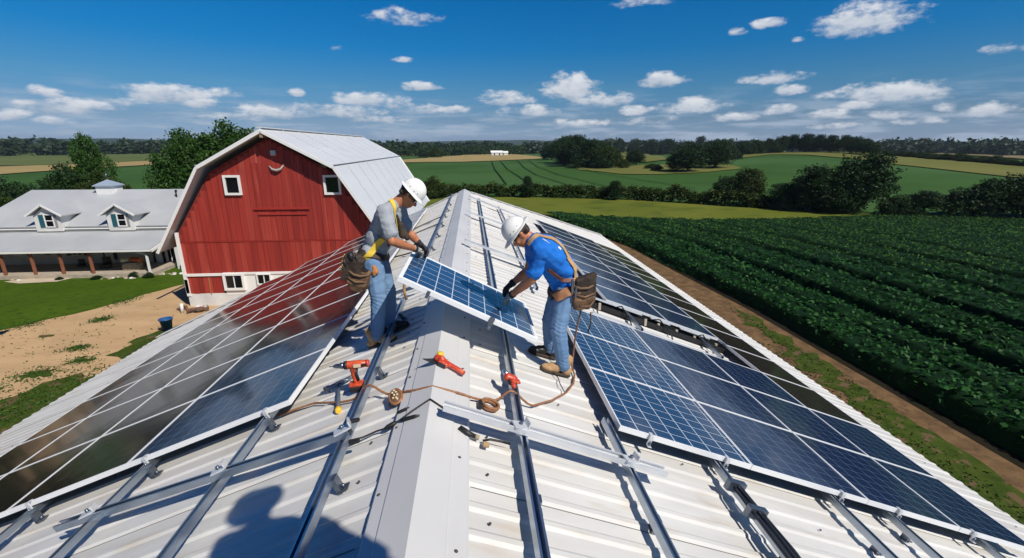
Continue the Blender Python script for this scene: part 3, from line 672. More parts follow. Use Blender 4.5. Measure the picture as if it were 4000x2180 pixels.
rail('mounting_rail', 1.30, 6.9, 1.26, 17.0, LIFT, 'rail showing behind the face of the man in blue')
rail('mounting_rail', 2.30, .5, 2.30, 6.4, LIFT, 'right slope rail that carries a bundled splice of dark bars', w=.06)
rail('mounting_rail', 3.41, .9, 3.41, 6.4, LIFT, 'right slope rail, second from the right corner, coming out under the panels', w=.06)
rail('mounting_rail', 4.02, 1.2, 4.02, 6.4, LIFT, 'right slope rail nearest the lower right corner', w=.06)
rail('mounting_rail', 5.05, 2.0, 5.05, 15.5, LIFT, 'rail mostly hidden under the outer panel column of the right slope', foot=False)
for x, lb in ((2.95, 'inner'), (4.35, 'middle')):
    rail('mounting_rail', x, 6.6, x, 15.5, LIFT, 'rail under the %s column of the far panel block, its end in the dark gap' % lb, foot=False)
# crossing rails
CR = LIFT + .056
rail('crossing_rail', -.50, 2.72, -2.72, 2.99, CR, 'long crossing rail over the left slope, ending free above the lower left', w=.06, h=.05, foot=False)
rail('crossing_rail', .10, 2.74, 1.66, 2.70, CR, 'pale crossing rail from the ridge across the right slope', RAILW, w=.075, h=.04, foot=False)
rail('crossing_rail', .15, 8.50, 1.62, 8.42, CR, 'white crossing rail on the far right slope, nearest of three', RAILW, w=.10, h=.035, foot=False)
rail('crossing_rail', .15, 12.4, 1.8, 12.5, CR, 'white crossing rail on the far right slope, middle of three', RAILW, w=.12, h=.035, foot=False)
rail('crossing_rail', .2, 16.5, 2.0, 16.0, CR, 'white crossing rail close to the far gable, farthest of three', RAILW, w=.14, h=.035, foot=False)
rail('crossing_rail', -.66, 5.75, -1.15, 5.62, .06, 'short pale bar behind the boots of the man in grey', RAILW, w=.07, h=.03, foot=False)
rail('crossing_rail', -.05 - .36, 6.05, -.98, 6.25, .10, 'short grey bar clamped between the rail and the left panels', RAILM, w=.07, h=.03, foot=False)
# splice bundle on the x=2.3 rail
e = empty('rail_splice', rp(2.30, 2.35, LIFT), 0, 'bundle of dark metal bars clamped on the right slope rail', 'splice')
mb = MB(); q0 = rp(2.30, 2.35, LIFT)
for dx, z, r_ in ((-.035, .065, .014), (0, .075, .016), (.035, .065, .012), (.06, .04, .014)):
    mb.tube([rp(2.30 + dx, 1.75, LIFT + z) - q0, rp(2.30 + dx * 1.4, 2.25, LIFT + z + .008) - q0, rp(2.30 + dx, 2.78, LIFT + z) - q0], r_, 6)
mb.build('bar', DARKM, e)
mb = MB()
for y in (1.95, 2.55, 2.82): bevel(MB().box(rp(2.30, y, LIFT + .055) - q0, (.15, .05, .09), M=Matrix.Rotation(math.radians(21), 3, 'Y')).build('clamp', STEEL, e), .006)
# junction brackets
def bracket(x, y, h, lb, m=RAILW, s=1.0, rot=0.3):
    e = empty('rail_bracket', rp(x, y, h), 0, lb, 'bracket'); M = Matrix.Rotation(math.copysign(math.radians(21), x), 3, 'Y') @ Matrix.Rotation(rot, 3, 'Z')
    mb = MB(); mb.box((0, 0, 0), (.10 * s, .07 * s, .012), M=M); mb.box(M @ V((.045 * s, 0, .02)), (.012, .07 * s, .05), M=M); bevel(mb.build('plate', m, e), .002)
    b = MB(); b.tube([M @ V((0, 0, 0)), M @ V((0, 0, .03))], .012, 6); b.build('bolt', STEEL, e)
bracket(-.56, 2.73, CR + .055, 'pale bracket joining the crossing rail to the rail left of the ridge', s=1.2)
bracket(-1.45, 2.84, CR + .055, 'bracket where the left crossing rail passes over its middle rail')
bracket(-2.47, 2.96, CR + .055, 'bracket near the free end of the left crossing rail')
bracket(.62, 2.73, CR + .045, 'bright bracket where the pale crossing rail meets the rail right of the ridge', s=1.1)
bracket(1.40, 2.70, CR + .045, 'bracket near the free end of the pale crossing rail')
bracket(-.60, 5.78, LIFT + .06, 'bracket at the upper end of the rail by the black boot', s=1.1)

# ------------------------------------------------------------------ solar panels
def panel_meshes(W, Ln, cell, key):
    """panel lying in local xy (x down the slope 0..W, y 0..Ln), bottom z=0"""
    th = .045; fw = .0125
    fb = MB()
    fb.box((W / 2, fw / 2, th / 2), (W, fw, th)); fb.box((W / 2, Ln - fw / 2, th / 2), (W, fw, th))
    fb.box((fw / 2, Ln / 2, th / 2), (fw, Ln - 2 * fw, th)); fb.box((W - fw / 2, Ln / 2, th / 2), (fw, Ln - 2 * fw, th))
    fm = fb.mesh('panel_frame_' + key, FRAME)
    gm = MB(); z = th - .004
    gm.add([(fw, fw, z), (W - fw, fw, z), (W - fw, Ln - fw, z), (fw, Ln - fw, z), (fw, fw, z - .012), (W - fw, fw, z - .012), (W - fw, Ln - fw, z - .012), (fw, Ln - fw, z - .012)], [(0, 1, 2, 3), (7, 6, 5, 4)])
    g = gm.mesh('panel_cells_' + key, cell)
    uv = g.uv_layers.new(name='UVMap')
    for li, l in enumerate(g.loops):
        co = g.vertices[l.vertex_index].co; uv.data[li].uv = (co.x, co.y)
    return fm, g
PC = {}
def panel(side, x0, x1, y0, y1, cell, label, h=.135, lift=0):
    W = (abs(x1) - abs(x0)) / CS - .006; Ln = y1 - y0 - .008; key = '%.3f_%.3f_%s' % (W, Ln, cell.name)
    if key not in PC: PC[key] = panel_meshes(W, Ln, cell, key)
    fm, g = PC[key]
    a = rp(x0, y0, h + lift)
    e = empty('solar_panel', a, 0, label, 'solar panel', 'solar panels on the %s roof slope' % ('right' if side > 0 else 'left'))
    e.rotation_euler = (0, math.radians(21), 0) if side > 0 else (0, math.radians(-21), 0)
    o = obj('frame', fm, e); c = obj('cells', g, e)
    if side < 0:
        for q in (o, c): q.scale = (-1, 1, 1)
    return e
ORD = ['first', 'second', 'third', 'fourth', 'fifth', 'sixth', 'seventh', 'eighth', 'ninth', 'tenth', 'eleventh', 'twelfth', 'thirteenth']
LX = [-1.25, -2.66, -3.73, -4.76, -5.70]
CN = ['ridge-side', 'upper middle', 'lower middle', 'eave-side']
for c in range(4):
    for r in range(13):
        y0 = 3.62 + 1.06 * r; y1 = y0 + 1.06
        if y1 > FAR - .93 * abs(LX[c + 1]) - .55 + (.3 if c == 3 else 0): continue
        if c == 3 and r < 0: continue
        lb = '%s panel of the left slope, %s column, %s' % ('blue' if (c == 0 and r == 0) else 'dark glossy', CN[c], ORD[r] + ' from the near edge')
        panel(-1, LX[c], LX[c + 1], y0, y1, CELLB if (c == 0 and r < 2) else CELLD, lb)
RX = [1.45, 2.63, 3.79, 4.80, 5.74]
for c in range(4):
    for r in range(3):
        y0 = 3.13 + 1.035 * r; y1 = y0 + 1.035
        if c == 3: continue
        lb = 'blue panel of the near right block, %s column, %s' % (['ridge-side', 'middle', 'outer'][c], ['bottom row', 'middle row', 'top row by the gap'][r])
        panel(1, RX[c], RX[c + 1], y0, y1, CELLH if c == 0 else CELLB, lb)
for r in range(13):
    y0 = 3.13 + 1.035 * r - .0; y1 = y0 + 1.035
    if y1 > 17: continue
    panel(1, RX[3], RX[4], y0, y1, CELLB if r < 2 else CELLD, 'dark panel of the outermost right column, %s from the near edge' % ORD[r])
for c in range(1, 3):
    for r in range(9):
        y0 = 7.55 + 1.035 * r; y1 = y0 + 1.035
        panel(1, RX[c], RX[c + 1], y0, y1, CELLB, 'slate blue panel of the far right block, %s column, %s above the gap' % (['inner', 'outer'][c - 1], ORD[r]))
for r in range(9):
    y0 = 7.55 + 1.035 * r
    panel(1, 1.50, RX[1] - .01, y0, y0 + 1.035, CELLB, 'slate blue panel of the far right block beside the bare roof, %s above the gap' % ORD[r]) if r > 0 and False else None
# clamps on the near edges
def clamp(x, y, lb):
    sg = math.copysign(1, x); M = Matrix.Rotation(sg * math.radians(21), 3, 'Y'); c = rp(x, y, .16)
    e = empty('panel_clamp', c, 0, lb, 'clamp', 'end clamps of the solar panels')
    mb = MB(); mb.box(M @ V((0, -.012, -.02)), (.035, .012, .085), M=M); mb.box(M @ V((0, .012, .024)), (.035, .05, .007), M=M); mb.box(M @ V((0, -.03, -.06)), (.035, .04, .007), M=M)
    bevel(mb.build('jaw', RAILW, e), .003)
    b = MB(); b.tube([M @ V((0, -.03, -.058)), M @ V((0, -.03, -.02))], .009, 6); b.build('bolt', STEEL, e)
for x, y, lb in [(1.72, 3.12, 'silver clamp on the near panel edge, closest to the panel corner by the cord'), (2.40, 3.12, 'silver clamp on the right panel edge above the splice bundle'), (3.52, 3.12, 'silver clamp below the second panel joint of the right edge'),
                 (4.12, 3.12, 'silver clamp on the right panel edge above the outer pipes'), (4.95, 3.12, 'silver clamp nearest the right edge of the photo'),
                 (-1.46, 3.60, 'silver clamp on the left panel edge over the ridge-side rail'), (-2.50, 3.60, 'silver clamp on the left panel edge over the middle rail'), (-3.52, 3.60, 'silver clamp on the left panel edge at the far left')]: clamp(x, y, lb)
# the dark gap between the two right blocks: tray, pale covers, loops of cable
e = empty('cable_tray', rp(3.3, 7.1, .02), 0, 'dark open cable tray in the gap between the right panel blocks', 'cable tray'); q0 = rp(3.3, 7.1, .02)
mb = MB()
a = rp(2.0, 7.42, .03) - q0; b = rp(4.78, 7.32, .03) - q0; mb.beam(a, b, .20, .02, (SN, 0, CS)); mb.beam(a + V((0, -.10, .045)), b + V((0, -.10, .045)), .012, .08, (SN, 0, CS)); mb.beam(a + V((0, .10, .05)), b + V((0, .10, .05)), .012, .09, (SN, 0, CS))
mb.build('tray', BLACK, e)
for x0, x1 in ((1.95, 3.25), (3.42, 3.78), (3.98, 4.55)): bevel(MB().beam(rp(x0, 7.44, .155) - q0, rp(x1, 7.42, .155) - q0, .11, .018, (SN, 0, CS)).build('cover', RAILW, e), .004)
TB = mat('tan_bracket', (.45, .38, .30), rough=.6)
for x in (2.45, 3.28, 3.52, 3.86, 4.2, 4.62): MB().box(rp(x, 7.28, .08) - q0, (.04, .03, .12)).build('bracket', TB, e)
mb = MB()
for x, w in ((2.2, .16), (2.75, .2), (3.4, .3), (4.3, .15)): mb.tube([rp(x, 7.4, .12) - q0, rp(x + w * .5, 7.32, .2) - q0, rp(x + w, 7.15, .08) - q0, rp(x + w * .9, 7.0, .02) - q0], .012, 6)
mb.build('cable', BLACK, e)
mb = MB(); rw = [(1.75, 6.62, 3.9, 6.50), (2.2, 6.82, 4.6, 6.66)]
e = empty('flat_cover_strip', rp(2.8, 6.7, .04), 0, 'long pale metal strip lying along the gap above the near right block', 'strip'); q0 = rp(2.8, 6.7, .04)
for x0, y0, x1, y1 in rw: mb.beam(rp(x0, y0, .05) - q0, rp(x1, y1, .05) - q0, .09, .02, (SN, 0, CS))
bevel(mb.build('strip', RAILW, e), .004)

# ------------------------------------------------------------------ the panel the two men carry
HP = [V((-.35, 4.0, .65)), V((.91, 4.0, .0)), V((.915, 5.06, .0)), V((-.345, 5.06, .65))]
ex = (HP[1] - HP[0]); W = ex.length; ang = math.atan2(-(ex.z), ex.x)
e = empty('solar_panel', HP[0], 0, 'loose blue panel with white frame held by the two men above the ridge', 'solar panel'); e.rotation_euler = (0, ang, 0)
fb = MB(); th = .05; fw = .035; Ln = 1.06
fb.box((W / 2, fw / 2, 0), (W, fw, th)); fb.box((W / 2, Ln - fw / 2, 0), (W, fw, th)); fb.box((fw / 2, Ln / 2, 0), (fw, Ln - 2 * fw, th)); fb.box((W - fw / 2, Ln / 2, 0), (fw, Ln - 2 * fw, th))
bevel(fb.build('frame', mat('white_panel_frame', (.80, .81, .82), rough=.35), e), .003)
g = MB(); g.add([(fw, fw, .02), (W - fw, fw, .02), (W - fw, Ln - fw, .02), (fw, Ln - fw, .02)], [(0, 1, 2, 3)]); gm = g.mesh('held_cells', cellmat('held_panel_cells', (.012, .045, .12), (.55, .60, .66), .009))
uv = gm.uv_layers.new(name='UVMap')
for li, l in enumerate(gm.loops): co = gm.vertices[l.vertex_index].co; uv.data[li].uv = (co.x, co.y * .75)
obj('cells', gm, e)
g = MB(); g.add([(fw, fw, -.01), (W - fw, fw, -.01), (W - fw, Ln - fw, -.01), (fw, Ln - fw, -.01)], [(3, 2, 1, 0)]); g.build('backsheet', TRIM, e)
g = MB(); g.box((.93, -.01, -.02), (.05, .03, .11)); g.box((.93, -.03, -.06), (.035, .05, .03)); bevel(g.build('edge_clip', STEEL, e), .006)
g = MB(); g.box((.30, -.008, -.02), (.03, .02, .07)); g.build('edge_clip', STEEL, e)

# ------------------------------------------------------------------ red barn
barn = empty('red_barn', (-11.75, 37, -8.2), 0, 'big red gambrel barn with white roof edges and pale metal roof', 'barn')
BX, BY0, BY1 = -11.75, 29.7, 55.0
def gam(ov=0.0, lift=0.0):  # half profile (dx, z)
    return [(0, 2.45 + lift), (3.75, .42 + lift), (6.55 + ov, -4.05 - ov * 1.5 + lift)]
mb = MB()  # front and back wall
for y, fl in ((BY0, 0), (BY1 - .6, 1)):
    pts = [(-6.15, -7.35), (6.15, -7.35), (6.15, -3.5), (3.62, .25), (0, 2.25), (-3.62, .25), (-6.15, -3.5)]
    vs = [(BX + a, y, z) for a, z in pts]; f = tuple(range(7)); mb.add(vs, [f if not fl else tuple(reversed(f))])
for sx in (-1, 1):
    vs = [(BX + sx * 6.15, BY0, -7.35), (BX + sx * 6.15, BY1 - .6, -7.35), (BX + sx * 6.15, BY1 - .6, -3.5), (BX + sx * 6.15, BY0, -3.5)]
    mb.add(vs, [(0, 1, 2, 3) if sx > 0 else (3, 2, 1, 0)])
part(mb, 'wall', mat('barn_gap_shadow_red', (.16, .016, .011), rough=.8), barn)
R2 = mat('barn_red_boards_worn', (.40, .050, .032), (.28, .028, .019), scale=2.0, rough=.7, stretch=(2.2, 2.2, .10), bump=.2, bscale=12, col3=(.46, .15, .10), scale3=2.2, lo3=.58, hi3=.85)
R3 = mat('barn_red_boards_dark', (.27, .024, .017), (.21, .018, .013), scale=2.6, rough=.6, stretch=(2.2, 2.2, .12), bump=.15, bscale=12)
mb = MB(); x = -6.12; rb = random.Random(5)
def gtop(a): a = abs(a); return 2.2 - a * .552 if a < 3.62 else .2 - (a - 3.62) * 1.48
while x < 6.1:
    wd = rb.uniform(.24, .40); x1 = min(x + wd, 6.12); top = min(gtop(x), gtop(x1)); d = .02 + rb.uniform(0, .012); mi = rb.choice([0, 0, 0, 1, 2])
    if top > -3.85: mb.box((BX + (x + x1) / 2, BY0 - d / 2, (top - 3.92) / 2), (x1 - x - .018, d, top + 3.92), mi)
    d = .02 + rb.uniform(0, .012); mi = rb.choice([0, 0, 0, 1, 2]); z1 = -7.32 if x1 < -3.85 else -6.05
    mb.box((BX + (x + x1) / 2, BY0 - d / 2, (-4.0 + z1) / 2), (x1 - x - .018, d, -4.0 - z1), mi)
    x = x1
part(mb, 'siding_boards', [RED, R2, R3], barn)
mb = MB(); x = 99  # vertical battens on the front, stepped at the horizontal joint
while x < 6.05:
    top = min(2.1 - abs(x) * .552, 2.1) if abs(x) < 3.62 else .2 - (abs(x) - 3.62) * 1.48
    if top > -3.9:
        mb.box((BX + x, BY0 - .028, (top - 3.93) / 2), (.055, .05, top + 3.93))
    mb.box((BX + x + .0, BY0 - .028, (-3.99 - 6.05) / 2), (.055, .05, 6.05 - 3.99))
    if x < -3.9: mb.box((BX + x, BY0 - .018, (-6.25 - 7.3) / 2), (.045, .03, 1.05))
    x += .31 + .05 * math.sin(x * 5)
mb = MB(); mb.box((BX, BY0 - .03, -3.96), (12.2, .05, .05)); part(mb, 'joint_board', REDD, barn)
# hay door
hd = part(MB().box((BX + .35, BY0 - .035, -.55), (3.0, .03, 2.7)), 'hay_door', RED, barn)
mb = MB(); xx = -1.1
while xx < 1.9: mb.box((BX + xx, BY0 - .06, -.55), (.03, .03, 2.65)); xx += .33
P0(mb.build('door_battens', RED), hd) if False else part(mb, 'hay_door_boards', RED, barn)
mb = MB(); mb.box((BX + .35, BY0 - .07, -1.93), (3.3, .10, .12)); mb.box((BX + .35, BY0 - .06, -2.28), (2.9, .07, .08)); part(mb, 'hay_door_sill', REDD, barn)
mb = MB(); mb.box((BX - 6.12, BY0 - .045, -5.3), (.20, .09, 3.9)); mb.box((BX - 6.10, BY0 - .03, -6.9), (.22, .12, 1.1)); part(mb, 'corner_board', TRIM, barn)
mb = MB(); mb.box((BX - 4.95, BY0 - .06, -6.06), (2.3, .1, .16)); mb.box((BX + 1.15, BY0 - .055, -6.02), (9.9, .1, .14)); part(mb, 'band_board', TRIM, barn)
mb = MB(); mb.box((BX, (BY0 + BY1 - .6) / 2, -7.78), (12.34, BY1 - .6 - BY0 + .06, .95)); part(mb, 'foundation', WALLW, barn)
mb = MB(); mb.box((BX - 4.75, BY0 - .03, -6.8), (.04, .05, 1.2)); part(mb, 'rusty_seam', mat('rusty_seam', (.35, .17, .05), rough=.8), barn)
mb = MB(); mb.box((BX + 1.15, BY0 - .02, -6.75), (9.9, .05, 1.35)); part(mb, 'white_lower_panel', TRIM, barn)
def wframe(mb, cx, cz, w, h, y, t=.13, d=.1, mi=0):
    mb.box((cx, y, cz + h / 2 + t / 2), (w + 2 * t, d, t), mi); mb.box((cx, y, cz - h / 2 - t / 2), (w + 2 * t, d, t), mi)
    mb.box((cx - w / 2 - t / 2, y, cz), (t, d, h), mi); mb.box((cx + w / 2 + t / 2, y, cz), (t, d, h), mi)
def window(parent, cx, cz, w, h, y, t=.13, mull=False, name='window'):
    mb = MB(); wframe(mb, cx, cz, w, h, y - .05, t, .12); fr = part(mb, name, TRIM, parent)
    g = MB(); g.box((cx, y + .0, cz), (w, .02, h)); po = g.build('pane', DKGLASS); po.parent = fr
    if mull:
        g = MB(); g.box((cx, y - .03, cz), (.05, .04, h)); g.box((cx, y - .028, cz), (w, .03, .04)) if mull == 2 else None; mo = g.build('mullion', TRIM); mo.parent = fr
    return fr
window(barn, BX - 2.34, -.50, .72, .92, BY0 - .05); window(barn, BX + 3.52, -.52, .76, .92, BY0 - .05)
window(barn, BX - 3.2, -6.55, 1.0, .84, BY0 - .06, .14, 1); window(barn, BX - 1.35, -6.42, .75, .6, BY0 - .06, .06, 1)
# roof: two pitches each side, real thickness, overhang at the front
rf = MB(); yf = BY0 - .75
for sx in (-1, 1):
    pr = [(0, 2.62), (3.86, .56), (6.95, -4.45)]
    for i in range(2):
        (a, za), (b, zb) = pr[i], pr[i + 1]; t = .13
        vs = [V((BX + sx * a, yf, za)), V((BX + sx * b, yf, zb)), V((BX + sx * b, BY1, zb)), V((BX + sx * a, BY1, za))]
        up = [v + V((0, 0, t)) for v in vs]; q = vs + up
        rf.hexa(q if sx > 0 else [q[1], q[0], q[3], q[2], q[5], q[4], q[7], q[6]])
part(rf, 'roof', BROOF, barn)
tr = MB()
for sx in (-1, 1):
    pr = [(0, 2.60), (3.88, .54), (6.98, -4.47)]
    for i in range(2):
        a = V((BX + sx * pr[i][0], yf - .03, pr[i][1])); b = V((BX + sx * pr[i + 1][0], yf - .03, pr[i + 1][1])); tr.beam(a, b, .05, .17, (0, 0, 1))
        a2 = V((BX + sx * pr[i][0], BY1 + .03, pr[i][1])); b2 = V((BX + sx * pr[i + 1][0], BY1 + .03, pr[i + 1][1])); tr.beam(a2, b2, .07, .28, (0, 0, 1))
part(tr, 'fascia_board', TRIM, barn)
mb = MB()
for sx in (-1, 1): mb.box((BX + sx * 3.9, (yf + BY1) / 2, .70), (.12, BY1 - yf, .03))
for k in range(1, 9):
    y = yf + k * 2.9
    for sx in (1, -1):
        mb.beam((BX + sx * .1, y, 2.765), (BX + sx * 3.84, y, .72), .03, .03); mb.beam((BX + sx * 3.98, y, .55), (BX + sx * 6.9, y, -4.20), .03, .03)
part(mb, 'roof_seams', mat('grey_seam', (.50, .51, .53), rough=.5), barn)
mb = MB(); mb.beam((BX, yf, 2.80), (BX, BY1, 2.80), .35, .06); part(mb, 'ridge_cap', BROOF, barn)
mb = MB(); mb.box((BX + .3, BY0 - .12, 1.38), (.30, .2, .30)); bevel(part(mb, 'flood_lamp', mat('grey_lamp', (.55, .56, .58), rough=.5), barn), .03)
mb = MB(); mb.tube([(BX - .05, BY0 - .1, .62), (BX + .12, BY0 - .16, .42), (BX + .38, BY0 - .18, .36), (BX + .62, BY0 - .16, .44), (BX + .8, BY0 - .1, .68)], [.03, .07, .09, .07, .03], 8); part(mb, 'hay_hook_hood', mat('pale_metal_hood', (.34, .32, .30), rough=.5), barn)
mb = MB(); mb.box((BX, BY0 - .4, 2.35), (.18, .7, .22)); part(mb, 'hay_beam', mat('beam_wood', (.28, .22, .15), rough=.8), barn)
# junk at the barn corner
e = empty('scrap_pile', (-17.2, 28.6, -8.18), 0, 'small pile of rusty and dark scrap at the corner of the barn', 'scrap')
mb = MB()
for k in range(9):
    a = random.random() * 3; M = Matrix.Rotation(a, 3, 'Z') @ Matrix.Rotation(random.uniform(-.5, .5), 3, 'X'); mb.box((random.uniform(-.9, .9), random.uniform(-.4, .4), random.uniform(.05, .35)), (random.uniform(.15, .5), random.uniform(.1, .3), random.uniform(.08, .3)), M=M)
mb.build('rusty_pieces', mat('rust', (.22, .10, .05), (.08, .06, .05), scale=4, rough=.9), e)
mb = MB(); mb.tube([(-.5, -.2, 0), (-.45, -.2, .65)], .09, 10); mb.tube([(-.1, -.1, .1), (.5, -.1, .45)], .07, 8); mb.box((.6, .1, .3), (.5, .1, .12)); mb.build('pale_pieces', WALLW, e)
# blue bucket on the dirt
e = empty('bucket', (-16.75, 25.4, -8.18), .3, 'blue plastic bucket standing on the dirt between road and shed', 'bucket')
mb = MB(); mb.lathe([(0, .01), (.20, .01), (.31, .75), (.345, .75), (.345, .79), (.29, .79), (.19, .04), (0, .04)], n=24); mb.build('body', mat('blue_plastic', (.015, .08, .22), rough=.4), e)
mb = MB(); mb.tube([(.33, 0, .73), (.23, .14, .56), (0, .31, .48), (-.23, .14, .56), (-.33, 0, .73)], .012, 6); mb.build('handle', STEEL, e)

# ------------------------------------------------------------------ farmhouse
hs = empty('farmhouse', (-31, 42, -8.2), 0, 'white farmhouse with long grey roof, two dormers and a front porch', 'house')
HX0, HX1 = -40.5, -24.7
ro = MB()
def slab(mb, p, t, mi=0):  # p: 4 points ccw from above
    p = [V(q) for q in p]; nn = (p[1] - p[0]).cross(p[3] - p[0]).normalized(); mb.hexa([q - nn * t for q in p] + p, mi)
slab(ro, [(HX0 - .4, 40.7, -4.62), (HX1 + .4, 40.7, -4.62), (HX1 - .15, 45.4, -2.02), (HX0 + 1.45, 45.4, -2.02)], .12)
slab(ro, [(HX0 + 1.45, 45.4, -2.02), (HX1 - .15, 45.4, -2.02), (HX1 + .4, 50.0, -4.62), (HX0 - .4, 50.0, -4.62)], .12)
part(ro, 'roof', HROOF, hs)
pr_ = MB(); slab(pr_, [(HX0 - 2.5, 37.3, -5.94), (HX1 - .1, 37.3, -5.94), (HX1 + .3, 40.95, -4.98), (HX0 - 2.5, 40.95, -4.98)], .10); part(pr_, 'porch_roof', HROOF, hs)
mb = MB(); mb.box(((HX0 + HX1) / 2, 40.66, -4.80), (HX1 - HX0 + .8, .10, .09)); mb.box(((HX0 - 2.5 + HX1) / 2, 37.22, -6.03), (HX1 - HX0 + 2.5, .12, .13)); part(mb, 'gutter', TRIM, hs)
mb = MB(); mb.box(((HX0 + HX1) / 2, 45.4, -6.42), (HX1 - HX0, 8.7, 3.62))
mb.poly([(HX1 + .001, 41.05, -4.0), (HX1 + .001, 49.75, -4.0), (HX1 + .001, 45.4, -2.15)], .2, (-1, 0, 0)); mb.poly([(HX1 - .05, 37.5, -6.15), (HX1 - .05, 40.95, -6.15), (HX1 - .05, 40.95, -5.13)], .1, (-1, 0, 0))
mb.box((HX1 + 1.35, 42.6, -6.6), (2.7, 2.8, 3.2)); mb.box((HX1 + .8, 39.9, -7.0), (.9, .8, 2.4))
part(mb, 'wall', WALLW, hs)
mb = MB()
mb.beam((HX1 + .42, 40.68, -4.66), (HX1 - .13, 45.4, -2.06), .10, .26); mb.beam((HX1 + .02, 37.3, -6.07), (HX1 + .42, 40.95, -5.03), .09, .2); slab(mb, [(HX1 + .0, 41.0, -4.72), (HX1 + 2.9, 41.0, -4.95), (HX1 + 2.9, 44.1, -4.7), (HX1 + .0, 44.1, -4.4)], .1)
part(mb, 'rake_board', TRIM, hs)
mb = MB(); mb.box(((HX0 - 2.5 + HX1 - .2) / 2, 39.15, -8.02), (HX1 - HX0 + 2.2, 3.8, .35)); part(mb, 'porch_floor', CONC, hs)
for x in (-39.7, -37.9, -35.75, -33.6, -31.55, -29.4): bevel(part(MB().beam((x, 37.5, -7.85), (x, 37.5, -6.15), .17, .17, (0, 1, 0)), 'porch_post', WOODP, hs), .02)
mb = MB(); mb.beam((-25.2, 37.45, -7.9), (-25.2, 37.45, -6.5), .13, .13, (0, 1, 0)); mb.tube([(-25.2, 37.45, -6.5), (-25.35, 37.42, -6.3), (-25.8, 37.35, -6.2)], .06, 8); part(mb, 'downpipe', TRIM, hs)
def hwin(cx, cz, w=.85, h=.8, sh=True):
    f = window(hs, cx, cz, w, h, 41.0, .06, 2)
    if sh:
        for s_ in (-1, 1): o = MB().box((cx + s_ * (w / 2 + .3), 40.99, cz), (.40, .05, h + .1)).build('shutter', SHUT); o.parent = f
hwin(-36.1, -6.55); hwin(-33.0, -6.6, .8, .95); hwin(-28.1, -6.5, .95, .75); hwin(-39.0, -6.5)
dr = part(MB().box((-30.55, 40.98, -6.95), (.75, .08, 1.75)), 'door', TRIM, hs); mb = MB(); mb.box((-30.95, 40.97, -6.95), (.12, .1, 1.8)); mb.box((-30.1, 40.97, -6.9), (.22, .1, 1.2)); part(mb, 'door_surround', SHUT, hs)
mb = MB(); mb.box((-26.2, 40.98, -6.95), (.16, .08, 1.8)); mb.box((-25.55, 40.97, -6.95), (.55, .08, 1.8)); mb.box((-27.0, 40.98, -6.95), (.12, .08, 1.8)); part(mb, 'side_door', DKGLASS, hs)
mb = MB(); mb.box((-25.55, 40.92, -6.95), (.05, .05, 1.8)); mb.box((-26.6, 40.95, -6.95), (.5, .05, 1.8)); part(mb, 'side_door_frame', TRIM, hs)
for cx in (-34.3, -28.75):   # dormers
    d = empty('dormer', (0, 0, 0)); d.parent = hs; d.matrix_parent_inverse = Matrix.Translation(-hs.location)
    w2 = 1.0; yb = 40.55
    mb = MB(); mb.poly([(cx - w2, yb, -4.98), (cx + w2, yb, -4.98), (cx + w2, yb, -3.72), (cx, yb, -2.92), (cx - w2, yb, -3.72)], 2.6, (0, 1, 0)); fixn(mb.build('dormer_wall', WALLW, d))
    mb = MB()
    for s_ in (-1, 1):
        p = [(cx, yb - .28, -2.72), (cx, 44.9, -2.72), (cx + s_ * 1.35, 43.4, -3.62), (cx + s_ * 1.35, yb - .28, -3.62)]
        mb.add([V(q) + V((0, 0, z)) for z in (-.1, 0) for q in p], [(0, 1, 2, 3), (7, 6, 5, 4), (0, 1, 5, 4), (1, 2, 6, 5), (2, 3, 7, 6), (3, 0, 4, 7)])
    fixn(mb.build('dormer_roof', HROOF, d))
    mb = MB()
    for s_ in (-1, 1): mb.beam((cx, yb - .31, -2.80), (cx + s_ * 1.38, yb - .31, -3.70), .06, .14, (0, 0, 1))
    mb.build('dormer_trim', TRIM, d)
    mb = MB(); wframe(mb, cx + .16, -4.10, .56, .92, yb - .03, .08, .08); mb.box((cx + .16, yb - .03, -4.10), (.56, .05, .06)); mb.build('dormer_window', TRIM, d)
    MB().box((cx + .16, yb - .005, -4.10), (.56, .02, .92)).build('dormer_pane', DKGLASS, d)
    MB().box((cx - .42, yb - .03, -4.12), (.36, .06, 1.02)).build('dormer_shutter', TEALG, d)
    MB().box((cx + .64, yb - .03, -4.12), (.16, .06, 1.02)).build('dormer_shutter', mat('grey_shutter', (.25, .25, .25), rough=.6), d)
cu = part(MB().box((-32.5, 45.4, -2.05), (1.35, 1.35, .95)), 'cupola', TRIM, hs)
mb = MB(); zc = -1.62; c4 = [(-33.32, 44.58, zc), (-31.68, 44.58, zc), (-31.68, 46.22, zc), (-33.32, 46.22, zc)]
mb.add([(x, y, z - .08) for x, y, z in c4] + c4 + [(-32.5, 45.4, -1.12)], [(3, 2, 1, 0), (0, 1, 5, 4), (1, 2, 6, 5), (2, 3, 7, 6), (3, 0, 4, 7), (4, 5, 8), (5, 6, 8), (6, 7, 8), (7, 4, 8)]); part(mb, 'cupola_roof', mat('blue_grey_roof', (.28, .34, .42), rough=.45), hs)
mb = MB(); mb.tube([(-32.5, 45.4, -1.15), (-32.5, 45.4, -.55)], .03, 6); mb.box((-32.55, 45.4, -.62), (.34, .03, .05)); mb.box((-32.42, 45.4, -.50), (.16, .03, .16), M=Matrix.Rotation(.5, 3, 'Y')); mb.box((-32.7, 45.4, -.85), (.2, .03, .04)); part(mb, 'weather_vane', STEEL, hs)
mb = MB(); mb.tube([(-26.2, 44.3, -2.75), (-26.2, 44.3, -2.15)], .07, 8); mb.tube([(-26.2, 44.3, -2.15), (-26.12, 44.25, -2.05)], .1, 8); part(mb, 'vent_pipe', BLACK, hs)
